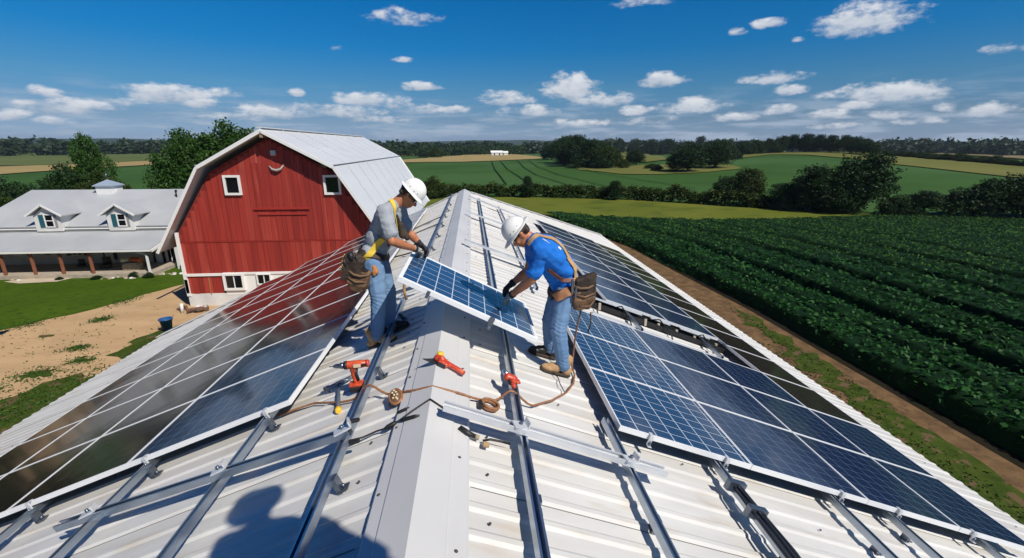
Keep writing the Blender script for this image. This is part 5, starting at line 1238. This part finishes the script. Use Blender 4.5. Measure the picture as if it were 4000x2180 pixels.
# man in blue, right of the ridge
J2 = dict(root=(1.14, 4.32, -.42), pelvis=(1.225, 4.31, .475), mid=(1.165, 4.29, .655), chest=(1.045, 4.27, .80), neck=(.895, 4.25, .925), head=(.765, 4.25, .985),
          shN=(.945, 4.08, .86), shF=(.93, 4.44, .80), elN=(.865, 4.10, .585), elF=(.885, 4.56, .545), wrN=(.690, 4.37, .345), wrF=(.715, 4.62, .385), hdN=(.615, 4.46, .262), hdF=(.635, 4.70, .285),
          hipN=(1.205, 4.21, .43), hipF=(1.21, 4.42, .42), kneeN=(1.135, 4.14, .06), kneeF=(1.105, 4.46, .04), ankN=(1.200, 4.15, -.335), ankF=(1.125, 4.50, -.30), soleN=rp(1.125, 4.15, .012), soleF=rp(1.045, 4.50, .012))
e2, top2, jn2, body2, HL2 = person(J2, (-.66, .0, -.75), (-.75, 0, .66), dict(label='man in blue t-shirt bent low, holding the right end of the carried panel', top=BLUET,
    palmN=(0, .5, -.85), palmF=(.1, -.3, -1), thumbN=-1, thumbF=1, curlN=.45, curlF=.5, gloveN=GLOVEG, gloveF=GLOVEB, toeN=(-1, -.05, T * .9), toeF=(-1, .0, T * .9), bootN=BOOTT, bootF=BOOTB, bootup=UPR,
    hatf=(-.60, 0, -.80), hatu=(-.80, 0, .60), bulk=1.2, fullbrim=True, sleeveN=.74, sleeveF=.35))
b2 = bvh_of(top2); bj2 = bvh_of(jn2)
ribbon('harness_strap', [(.86, 4.14, .90), (.90, 4.14, 1.0), (.96, 4.16, 1.03), (1.06, 4.16, 1.0), (1.18, 4.14, .90), (1.26, 4.14, .78)], .048, .006, TANST, e2, b2, .004)
ribbon('harness_strap', [(1.24, 4.12, .80), (1.30, 4.13, .70), (1.31, 4.14, .60), (1.27, 4.12, .52)], .052, .007, TANST, e2, b2, .006)
ribbon('harness_strap', [(.94, 4.34, 1.02), (1.06, 4.35, 1.0), (1.18, 4.36, .90), (1.27, 4.36, .78)], .048, .008, LEATHD, e2, b2, .004)
ribbon('waist_strap', [(1.02, 4.12, .70), (1.08, 4.12, .60), (1.17, 4.12, .56), (1.28, 4.12, .565)], .038, .008, mat('red_brown_strap', (.20, .07, .04), (.12, .04, .03), scale=20, rough=.6), e2, b2, .006)
ribbon('tool_belt', [V((1.225, 4.31, .455)) + V((math.cos(a) * .19, math.sin(a) * .17, .10 * math.cos(a))) for a in np.linspace(0, 2 * math.pi, 25)], .075, .011, LEATHD, e2, bj2, .010, n=60)
ribbon('belt_plate', [(1.09, 4.12, .385), (1.15, 4.11, .42), (1.22, 4.10, .46)], .085, .010, mat('tan_belt_leather', (.34, .15, .07), rough=.6), e2, bj2, .022)
A2 = axes((1, .0, .05), (.25, -1, 0), (-.05, 0, 1))
pouch('tool_pouch', (1.345, 4.18, .41), A2, .255, .13, .30, LEATH, e2)
organic('back_pocket', [('H', [V((1.37, 4.14, .50)) + A2 @ V(q) for q in ((-.11, -.02, -.12), (.09, -.02, -.12), (.105, -.02, .13), (-.09, -.02, .07), (-.11, .05, -.12), (.09, .05, -.12), (.105, .05, .13), (-.09, .05, .07))])], .007, LEATHD, e2, 4, .005, 22)
tl = MB(); tl.tube([(1.25, 4.08, .44), (1.245, 4.07, .58)], .016, 8); tl.tube([(1.28, 4.07, .40), (1.28, 4.06, .52)], .012, 8); P0(bevel(tl.build('belt_tools', STEEL), .003), e2)
tl = MB(); tl.tube([(1.45, 4.14, .56), (1.48, 4.12, .46), (1.47, 4.10, .36), (1.42, 4.07, .31), (1.32, 4.05, .32)], .010, 8); P0(tl.build('pouch_handle', LEATH), e2)
tl = MB(); tl.tube([(1.44, 4.1, .24), (1.445, 4.1, .12), (1.42, 4.1, .03)], .007, 6); P0(tl.build('hanging_strap', LEATHD), e2)
for q in ([(.975, 4.10, 1.0), (.985, 4.09, .955), (.995, 4.08, .915)], [(1.0, 4.105, .99), (1.01, 4.09, .95), (1.015, 4.085, .92)], [(1.115, 4.10, .90), (1.135, 4.10, .865)]):
    ribbon('shirt_print', q, .016, .001, TRIM, e2, b2, .0025, n=8)
stk = MB(); Mh = frame((-.60, 0, -.80), (-.80, 0, .60)); hc_ = HL2(0, 0, .058)
stk.lathe([(0, .002), (.012, .0015), (.014, -.002)], hc_ + Mh @ V((.104, -.045, .045)), 9, Mh @ Matrix.Rotation(math.pi / 2, 3, 'Y') @ Matrix.Diagonal((1.3, .8, 1)))
P0(stk.build('hat_sticker', TANST), e2)
# white mask-like scarf / back of hat liner omitted: only hats and straps show
# the photographer: stands behind the camera, seen only by the shadow on the left slope
J3 = dict(root=(1.02, .08, -.2), pelvis=(.66, -.46, .80), mid=(.64, -.44, 1.02), chest=(.62, -.42, 1.26), neck=(.62, -.40, 1.52), head=(.63, -.36, 1.70),
          shN=(.82, -.42, 1.42), shF=(.42, -.42, 1.42), elN=(.90, -.30, 1.18), elF=(.30, -.40, 1.18), wrN=(.66, -.17, 1.42), wrF=(.34, -.22, 1.42), hdN=(.58, -.16, 1.48), hdF=(.37, -.20, 1.50),
          hipN=(.78, -.46, .74), hipF=(.56, -.46, .74), kneeN=(.86, -.42, .30), kneeF=(.48, -.42, .32), ankN=(.88, -.46, -.22), ankF=(.44, -.46, -.05), soleN=rp(.88, -.42, .012), soleF=rp(.44, -.42, .012))
if True:
    for k in J3:
        v = V(J3[k])
        if k != 'root': v = v + V((.40, .58, 0))
        v.z += {'soleN': 0, 'soleF': 0, 'root': 0}.get(k, .34 + .90)
        if k in ('soleN', 'soleF'): v.z = 1.162
        if k in ('ankN', 'ankF'): v.z = 1.24
        if k in ('kneeN', 'kneeF'): v.z = 1.68
        J3[k] = v
J3['wrF'] = V((.60, -.10, 2.10)); J3['hdF'] = V((.50, -.12, 2.02)); J3['elF'] = V((.68, -.04, 2.30)); J3['wrN'] = V((1.30, .06, 2.43)); J3['hdN'] = V((1.20, .12, 2.50)); J3['elN'] = V((1.42, -.02, 2.30))
e = empty('added_platform', (1.06, .15, 1.15), 0, 'added step platform behind the camera, unseen, lifting the person for the shadow', 'platform')  # unseen stand, added to raise the shadow caster
bevel(MB().box((0, 0, -.015), (.62, .42, .03)).build('tread', RAILW, e), .004)
for ax_ in (-1, 1):
    for ay_ in (-1, 1):
        x_ = ax_ * .27; MB().beam((x_, ay_ * .18, -.03), (x_ * 1.1, ay_ * .2, -T * (1.06 + x_ * 1.1) - 1.15 + .02), .03, .03, (0, 1, 0)).build('leg', STEEL, e)
person(J3, (0, 1, -.15), (0, .15, 1), dict(label='person in hard hat behind the camera, seen only as a shadow', top=GREYT,
    palmN=(-1, 0, 0), palmF=(1, 0, 0), thumbN=1, thumbF=-1, curlN=.5, curlF=.5, gloveN=GLOVEG, gloveF=GLOVEG, toeN=(0, 1, 0), toeF=(0, 1, 0), bootN=BOOTT, bootF=BOOTT, bootup=UPR,
    hatf=(0, 1, -.1), hatu=(0, .1, 1), fullbrim=True))
# ------------------------------------------------------------------ tools and cords on the roof
def place(name, x, y, h, label, cat, rz_=0.0, tilt=True):
    e = empty(name, rp(x, y, h), 0, label, cat)
    M = Matrix.Rotation(math.copysign(math.radians(21), x) if tilt else 0, 4, 'Y') @ Matrix.Rotation(rz_, 4, 'Z'); e.rotation_euler = M.to_euler(); return e
HB = RIBH + .002
# cordless drill standing on its battery
e = place('cordless_drill', -.70, 3.66, HB, 'orange cordless drill standing on its battery beside the left rail', 'drill', .15, False)
bevel(MB().box((0, 0, .028), (.115, .08, .055)).build('battery', BLACK, e), .012)
bevel(MB().box((0, 0, .068), (.125, .088, .030)).build('battery_shell', ORANGE, e), .014)
o = organic('drill_body', [('C', (-.005, 0, .09), (-.02, 0, .17), .022, .021), ('C', (-.02, 0, .17), (-.015, 0, .22), .021, .028), ('C', (-.06, 0, .25), (.055, 0, .25), .036, .034), ('C', (.05, 0, .25), (.085, 0, .25), .036, .030)], .004, ORANGE, None, 2); o.parent = e
g = MB(); g.tube([(-.085, 0, .25), (-.115, 0, .25), (-.12, 0, .25), (-.155, 0, .25), (-.175, 0, .25)], [.027, .027, .021, .018, .008], 16); g.build('chuck', STEEL, e)
g = MB(); g.tube([(-.17, 0, .25), (-.205, 0, .25)], .004, 8); g.build('bit', DARKM, e)
g = MB(); g.box((-.038, 0, .205), (.012, .014, .03)); g.build('trigger', BLACK, e); g = MB(); g.box((.02, -.036, .25), (.06, .006, .03)); bevel(g.build('side_plate', BEIGE, e), .002)
g = MB(); g.tube([(.092, 0, .25), (.118, 0, .25)], [.034, .030], 16); g.build('motor_cap', REDPL, e)
g = MB(); g.tube([(.012, 0, .10), (-.004, 0, .16), (.004, 0, .21)], [.019, .0195, .019], 12); g.build('rubber_grip', BLACK, e); g = MB(); g.tube([(-.062, 0, .25), (-.088, 0, .25)], [.038, .034], 18); g.build('clutch_ring', BLACK, e); g = MB(); g.box((.075, 0, .252), (.05, .074, .02)); bevel(g.build('vent_band', BLACK, e), .006)
# claw hammer
e = place('claw_hammer', -.93, 3.92, HB, 'claw hammer with dark shaft and yellow butt lying left of the drill', 'hammer', 0)
hx = V((.155, -.54, 0)); hx.normalize(); g = MB()
g.tube([(0, 0, .022), hx * .20 + V((0, 0, .014)), hx * .50 + V((0, 0, .014))], [.013, .015, .018], 10); g.build('shaft', mat('blue_grey_shaft', (.08, .10, .14), rough=.45), e)
g = MB(); g.tube([hx * .50 + V((0, 0, .014)), hx * .56 + V((0, 0, .014)), hx * .575 + V((0, 0, .014))], [.024, .027, .016], 12); g.build('butt_cap', YEL, e)
sd = V((-hx.y, hx.x, 0)); g = MB()
g.tube([-sd * .13 + V((0, 0, .03)) - hx * .02, -sd * .085 + V((0, 0, .03)) - hx * .012, -sd * .08 + V((0, 0, .03)), V((0, 0, .03)), sd * .05 + V((0, 0, .032)), sd * .13 + V((0, 0, .022)) - hx * .05], [.022, .022, .016, .020, .014, .004], 12)
g.tube([V((0, 0, .032)), sd * .06 + V((0, 0, .034)) + hx * .03, sd * .14 + V((0, 0, .02)) + hx * .01], [.016, .012, .005], 10)
g.build('head', STEEL, e)
# red tool on the ridge cap
e = place('multi_tool', .05, 3.50, .055, 'red handled cutting tool with yellow knob lying across the ridge cap', 'tool', -.25, True)
g = MB(); g.tube([(0, 0, .03), (.06, -.01, .03), (.18, -.03, .025), (.20, -.032, .025)], [.028, .022, .022, .016], 12); g.build('handle', REDPL, e)
o = organic('tool_body', [('C', (-.06, .02, .03), (.02, -.01, .032), .034, .030), ('C', (-.02, -.03, .028), (.03, -.035, .028), .026, .024), ('C', (-.04, .01, .04), (-.02, 0, .05), .03, .026)], .004, REDPL, None, 2); o.parent = e
g = MB(); g.lathe([(0, .03), (.022, .028), (.030, .015), (.030, 0), (0, -.005)], (-.055, .045, .05), 16); g.build('knob', YEL, e)
g = MB(); g.poly([(-.165, -.055, .004), (-.08, -.055, .004), (-.03, -.03, .004), (-.06, .01, .004), (-.10, .02, .004), (-.14, -.03, .004)], .006, (0, 0, 1)); g.box((.0, -.045, .02), (.07, .03, .035)); fixn(g.build('blade', DARKM, e))
g = MB(); g.lathe([(0, .006), (.012, .005), (.013, 0)], (.03, .005, .058), 10); g.lathe([(0, .006), (.008, .005), (.009, 0)], (.18, -.03, .046), 10); g.build('cap', BEIGE, e)
# lattice reel / woven knob on the cord
e = place('cord_reel', -.27, 3.17, HB, 'brown woven cord reel with beige beads on the left of the ridge', 'cord reel', .2)
g = MB(); n = 28; ringp = [V((.046 * math.cos(a), .075 * math.sin(a), .045 + .02 * math.sin(a))) for a in np.linspace(0, 2 * math.pi, n + 1)]; g.tube(ringp, .013, 8, cap=False); g.build('ring', CORD, e)
g = MB(); g.lathe([(0, -.012), (.9, -.012), (1.0, 0), (.9, .012), (0, .012)], (0, 0, .045), 20, Matrix.Rotation(.25, 3, 'X') @ Matrix.Diagonal((.042, .070, 1))); g.build('disc', LEATH, e)
g = MB()
for (x, y) in ((-.015, .035), (.012, .028), (-.005, .005), (.018, -.003), (-.018, -.02), (.005, -.03), (0, .052), (.012, -.048)): g.lathe([(0, .010), (.008, .007), (.010, 0), (.006, -.004)], (x, y, .058 + y * .3), 9)
g.build('beads', BEIGE, e); g = MB(); g.box((-.04, -.045, .02), (.05, .04, .03)); bevel(g.build('clip', BLACK, e), .006)
# coil of brown webbing
e = place('cord_coil', .42, 3.13, HB, 'ring shaped coil of brown cord lying right of the ridge', 'coil', 0)
g = MB()
for r_, z in ((.062, .012), (.064, .030)): g.tube([V((r_ * 1.05 * math.cos(a), r_ * math.sin(a), z)) for a in np.linspace(0, 2 * math.pi, 29)], .011, 8, cap=False)
g.build('coil', CORD, e); g = MB(); g.box((-.075, -.03, .02), (.035, .09, .035)); bevel(g.build('clip', BLACK, e), .008)
# red driver on the rail
e = place('impact_driver', .595, 3.40, LIFT + .054, 'small red power driver lying on the rail right of the ridge', 'driver', .3)
o = organic('driver_body', [('C', (-.02, .02, .035), (.03, .0, .035), .036, .032), ('C', (.0, -.04, .03), (-.01, -.10, .028), .026, .022), ('C', (.03, -.02, .03), (.075, -.03, .025), .016, .012), ('C', (.07, -.03, .025), (.085, .01, .025), .012, .010)], .004, REDPL, None, 2); o.parent = e
g = MB(); g.tube([(-.02, .04, .04), (-.03, .09, .045), (-.035, .115, .045)], [.026, .020, .006], 10); g.build('nose', RAILM, e)
g = MB(); g.box((-.03, -.05, .03), (.02, .05, .03)); bevel(g.build('battery', BLACK, e), .005)
# long brown cord
cp = [(-1.42, 3.74), (-1.28, 3.74), (-1.09, 3.71), (-.81, 3.52), (-.66, 3.46), (-.52, 3.40), (-.34, 3.29), (-.14, 3.17), (0, 3.12), (.13, 3.13), (.26, 3.14), (.40, 3.18), (.50, 3.24), (.62, 3.27), (.78, 3.31), (.98, 3.51), (1.15, 3.74), (1.27, 3.98), (1.33, 4.2), (1.345, 4.4)]
def cordz(x, y):
    b = (.052 if abs(x) < .28 else .032)
    if abs(x - .62) < .07 or abs(x + .53) < .07: b = LIFT + .064
    return b
P = []
for i in range(len(cp) - 1):
    for t in (0, .25, .5, .75):
        x = cp[i][0] * (1 - t) + cp[i + 1][0] * t; y = cp[i][1] * (1 - t) + cp[i + 1][1] * t; P.append((x, y))
P.append(cp[-1]); hh = [cordz(*q) for q in P]
for _ in range(3): hh = [hh[0]] + [(hh[i - 1] + 2 * hh[i] + hh[i + 1]) / 4 for i in range(1, len(hh) - 1)] + [hh[-1]]
pts = [rp(x, y, h) for (x, y), h in zip(P, hh)]
pts += [V((1.345, 4.33, -.20)), V((1.345, 4.26, 0)), V((1.36, 4.2, .18)), V((1.37, 4.18, .28))]
g = MB(); g.tube(pts, .0095, 8); g.build('safety_cord', CORD, None, label='long brown safety cord crossing the ridge and rising to the man in blue', cat='cord')
g = MB(); g.tube([rp(1.08, 4.12, .03), rp(1.12, 4.0, .035), rp(1.115, 3.86, .04), rp(1.13, 3.72, .04)], .005, 6); g.build('thin_cord', BLACK, None, label='short thin dark cord between the tan boot and the brown cord', cat='cord')
# black cable with connectors
e = empty('connector_cable', (0, 2.83, .03), 0, 'black cable with plug connectors draped over the ridge beside the crossing rail', 'cable'); q0 = e.location
cb = [rp(-.55, 2.72, .10), rp(-.45, 2.78, .05), rp(-.36, 2.80, .045), rp(-.27, 2.78, .05), rp(-.20, 2.80, .06), rp(-.12, 2.85, .065), rp(-.05, 2.90, .06), V((0, 2.91, .075)), rp(.06, 2.88, .062), rp(.13, 2.83, .07)]
g = MB(); g.tube([p - q0 for p in cb], .0065, 8); g.build('cable', BLACK, e)
for i, (a, b, r_) in enumerate([(rp(-.30, 2.78, .05), rp(-.22, 2.80, .055), .017), (rp(-.19, 2.79, .06), rp(-.06, 2.76, .06), .015), (rp(-.24, 2.93, .05), rp(-.15, 2.94, .05), .012)]):
    a, b = a - q0, b - q0; g = MB(); g.tube([a, a.lerp(b, .25), a.lerp(b, .75), b], [r_ * .55, r_, r_, r_ * .5], 10); g.build('connector', BLACK, e)
e = empty('plug_connector', rp(.26, 2.66, .05), 0, 'black plug with brass coloured end hanging under the pale crossing rail', 'connector')
g = MB(); g.tube([(-.05, .03, .03), (0, 0, 0), (.05, -.01, -.02)], [.016, .022, .014], 10); g.build('plug', BLACK, e); g = MB(); g.tube([(.05, -.01, -.02), (.075, -.012, -.03)], .017, 10); g.build('brass_end', STONE, e)
e = empty('junction_clip', rp(.38, 2.60, .045), 0, 'small tan metal clip with black cable right of the plug', 'clip')
g = MB(); g.box((0, 0, 0), (.045, .035, .025), M=Matrix.Rotation(.36, 3, 'Y')); bevel(g.build('clip', mat('brass', (.40, .27, .13), rough=.5), e), .006); g = MB(); g.tube([(-.02, .03, .01), (.03, .04, .01), (.10, .04, -.01), (.16, .05, -.04)], .008, 6); g.build('cable', BLACK, e)
e = empty('plastic_plugs', rp(-.52, 2.70, .14), 0, 'black plastic end caps at the junction left of the ridge', 'cap')
for q in ((.02, .10, .05), (.05, -.05, -.01)): bevel(MB().box(q, (.075, .03, .026), M=Matrix.Rotation(-.2, 3, 'Y')).build('cap', BLACK, e), .01)
# far cables on the left slope
for pts, lb in (([(-.5, 8.9), (-.9, 9.3), (-1.5, 9.7), (-1.9, 9.6)], 'thin dark cable on the far left slope behind the hands of the man in grey'), ([(-.45, 13.4), (-1.0, 13.2), (-1.9, 12.8), (-2.3, 12.4)], 'dark cable lying across the far left slope, upper one'), ([(-.45, 12.1), (-1.1, 12.0), (-1.8, 11.6), (-2.3, 11.0)], 'dark cable lying across the far left slope, lower one')):
    g = MB(); g.tube([rp(x, y, .045) for x, y in pts], .016, 6); g.build('far_cable', BLACK, None, label=lb, cat='cable')
e = empty('strap_loop', rp(-.50, 5.55, .12), 0, 'tan strap loop standing beside the belly of the man in grey', 'strap')
g = MB(); g.tube([(-.02, 0, 0), (-.045, .0, .12), (-.03, 0, .25), (.02, 0, .28)], .018, 8); g.build('strap', TANST, e)

bpy.data.scenes.remove(TMP)
# ------------------------------------------------------------------ camera, sun, sky
cam = bpy.data.cameras.new('camera'); co = bpy.data.objects.new('camera', cam); COL.objects.link(co)
cam.sensor_width = 36; cam.lens = 36 * 1800 / 4000; cam.clip_start = .03; cam.clip_end = 9000
co.location = (.33, 0, 1.78); co.rotation_euler = (math.radians(90 - 16.1134), 0, math.radians(-4.8507)); SC.camera = co
ld = bpy.data.lights.new('sun', 'SUN'); lo = bpy.data.objects.new('sun', ld); COL.objects.link(lo)
ld.energy = 5.0; ld.angle = math.radians(.53); ld.color = (1, .94, .84)
lo.rotation_euler = SUN.to_track_quat('Z', 'Y').to_euler()
hm = bpy.data.materials.new('haze'); hm.use_nodes = True; hn = hm.node_tree; hn.nodes.remove(hn.nodes['Principled BSDF'])
pv = hn.nodes.new('ShaderNodeVolumePrincipled'); pv.inputs['Color'].default_value = (.72, .84, 1, 1); pv.inputs['Density'].default_value = .0001; pv.inputs['Anisotropy'].default_value = .2
hn.links.new(pv.outputs[0], hn.nodes['Material Output'].inputs['Volume'])
ho = MB().box((0, 0, 23), (7200, 7200, 90)).build('haze', hm, kind='stuff')
w = bpy.data.worlds.new('World'); SC.world = w; w.use_nodes = True; nt = w.node_tree; L = nt.links.new
bg = nt.nodes['Background']
sky = nd(nt, 'ShaderNodeTexSky', sky_type='NISHITA'); sky.sun_disc = False
sky.sun_elevation = math.asin(SUN.z); sky.sun_rotation = math.atan2(SUN.x, SUN.y); sky.air_density = 1.0; sky.dust_density = .4; sky.ozone_density = 2.0
tc = nd(nt, 'ShaderNodeTexCoord'); sp = nd(nt, 'ShaderNodeSeparateXYZ'); L(tc.outputs['Generated'], sp.inputs[0])
def M_(op, a, b=None, clamp=False):
    n = nd(nt, 'ShaderNodeMath', operation=op); n.use_clamp = clamp
    for i, q in enumerate((a, b)):
        if q is None: continue
        if isinstance(q, (int, float)): n.inputs[i].default_value = q
        else: L(q, n.inputs[i])
    return n.outputs[0]
el = M_('ARCSINE', sp.outputs[2]); az = M_('ARCTAN2', sp.outputs[0], sp.outputs[1])
# polarised look: the sky is graded by real elevation (radians)
rampf = M_('MULTIPLY', el, 1 / 1.2, True)
cr = nd(nt, 'ShaderNodeValToRGB'); L(rampf, cr.inputs[0]); e_ = cr.color_ramp.elements
stops = SKY_STOPS
while len(e_) < len(stops): e_.new(.5)
for q, (p, c) in zip(e_, stops): q.position = p / 1.2; q.color = (*c, 1)
mul = nd(nt, 'ShaderNodeMix', data_type='RGBA', blend_type='MULTIPLY'); mul.inputs[0].default_value = 1; L(sky.outputs[0], mul.inputs[6]); L(cr.outputs[0], mul.inputs[7])
# clouds
cv_ = nd(nt, 'ShaderNodeCombineXYZ'); L(az, cv_.inputs[0]); L(el, cv_.inputs[1])
def noise_(vec, scale, detail, sx=1.0, sy=1.0, off=0.0):
    mp = nd(nt, 'ShaderNodeMapping'); mp.inputs['Scale'].default_value = (sx, sy, 1); mp.inputs['Location'].default_value = (off, off * .7, off * .3); L(vec, mp.inputs[0])
    n = nd(nt, 'ShaderNodeTexNoise'); n.inputs['Scale'].default_value = scale; n.inputs['Detail'].default_value = detail; n.inputs['Roughness'].default_value = .62; L(mp.outputs[0], n.inputs[0]); return n.outputs[0]
n1 = noise_(cv_.outputs[0], 26, 6, 1, 2.0); n2 = noise_(cv_.outputs[0], 11, 4, 1, 2.0, 3.3)
nn_ = M_('ADD', M_('MULTIPLY', n1, .65), M_('MULTIPLY', n2, .35))
FW = 1800.; PIT = math.radians(16.1134); YAW = math.radians(4.8507)
def azel(u, v):
    x = (u - 2000) / FW; y = -(v - 1090) / FW; d = V((x, math.cos(PIT) + y * math.sin(PIT), -math.sin(PIT) + y * math.cos(PIT))); d = Matrix.Rotation(-YAW, 3, 'Z') @ d; d.normalize()
    return math.atan2(d.x, d.y), math.asin(d.z)
best = None; yrel = None
for (u, v, wd, hg, st) in CLOUDS:
    a0, e0 = azel(u, v + hg * .18); a1, e1 = azel(u + wd / 2, v); _, e2_ = azel(u, v - hg / 2)
    wa = abs(a1 - azel(u, v)[0]) * 1.4; we = abs(e2_ - azel(u, v)[1]) * 1.65
    dx = M_('MULTIPLY', M_('SUBTRACT', az, a0), 1 / wa); dy = M_('MULTIPLY', M_('SUBTRACT', el, e0), 1 / we)
    dyb = M_('MULTIPLY', M_('MINIMUM', dy, 0), 1.1); dd = M_('ADD', M_('MULTIPLY', dx, dx), M_('ADD', M_('MULTIPLY', dy, dy), M_('MULTIPLY', dyb, dyb)))
    dens = M_('MULTIPLY', M_('SUBTRACT', 1.0, dd, False), st)
    if best is None: best, yrel = dens, dy
    else:
        g_ = M_('GREATER_THAN', dens, best); mx = nd(nt, 'ShaderNodeMix', data_type='FLOAT'); L(g_, mx.inputs[0]); L(yrel, mx.inputs[2]); L(dy, mx.inputs[3]); yrel = mx.outputs[0]; best = M_('MAXIMUM', dens, best)
bc = M_('MAXIMUM', best, -1.2)
cd = M_('ADD', M_('MULTIPLY', bc, .55), M_('MULTIPLY', M_('SUBTRACT', nn_, .49), 2.7))
mr = nd(nt, 'ShaderNodeMapRange', interpolation_type='SMOOTHSTEP'); mr.inputs[1].default_value = .0; mr.inputs[2].default_value = .58; L(cd, mr.inputs[0]); alpha = mr.outputs[0]
br = nd(nt, 'ShaderNodeMapRange'); br.inputs[1].default_value = -.7; br.inputs[2].default_value = .75; L(M_('ADD', yrel, M_('MULTIPLY', M_('SUBTRACT', n1, .5), 2.2)), br.inputs[0])
cc = nd(nt, 'ShaderNodeMix', data_type='RGBA'); L(br.outputs[0], cc.inputs[0]); cc.inputs[6].default_value = (.36, .44, .56, 1); cc.inputs[7].default_value = (.78, .80, .84, 1)
# low stratified band near the horizon
nb = noise_(cv_.outputs[0], 9, 6, 1, 7.5, 1.7); bm1 = nd(nt, 'ShaderNodeMapRange', interpolation_type='SMOOTHSTEP'); bm1.inputs[1].default_value = .125; bm1.inputs[2].default_value = .015; L(el, bm1.inputs[0])
b2_ = nd(nt, 'ShaderNodeMapRange', interpolation_type='SMOOTHSTEP'); b2_.inputs[1].default_value = .44; b2_.inputs[2].default_value = .66; L(nb, b2_.inputs[0]); band = M_('MULTIPLY', M_('MULTIPLY', bm1.outputs[0], b2_.outputs[0]), .85)
scl = nd(nt, 'ShaderNodeMix', data_type='RGBA', blend_type='MULTIPLY'); scl.inputs[0].default_value = 1; L(mul.outputs[2], scl.inputs[6]); scl.inputs[7].default_value = (.1, .1, .1, 1)
m1 = nd(nt, 'ShaderNodeMix', data_type='RGBA'); L(band, m1.inputs[0]); L(scl.outputs[2], m1.inputs[6]); m1.inputs[7].default_value = (.42, .51, .63, 1)
m2 = nd(nt, 'ShaderNodeMix', data_type='RGBA'); L(M_('MULTIPLY', alpha, .93), m2.inputs[0]); L(m1.outputs[2], m2.inputs[6]); L(cc.outputs[2], m2.inputs[7])
L(m2.outputs[2], bg.inputs[0]); bg.inputs[1].default_value = 1.0
w.cycles.sampling_method = 'MANUAL'; w.cycles.sample_map_resolution = 512
vs_ = SC.view_settings; vs_.view_transform = 'Standard'; vs_.look = 'None'; vs_.exposure = 0; vs_.gamma = 1
SC.cycles.max_bounces = 6; SC.cycles.diffuse_bounces = 3; SC.cycles.glossy_bounces = 3; SC.cycles.transmission_bounces = 2
SC.cycles.use_adaptive_sampling = True; SC.cycles.adaptive_threshold = .02
SC.cycles.use_denoising = True
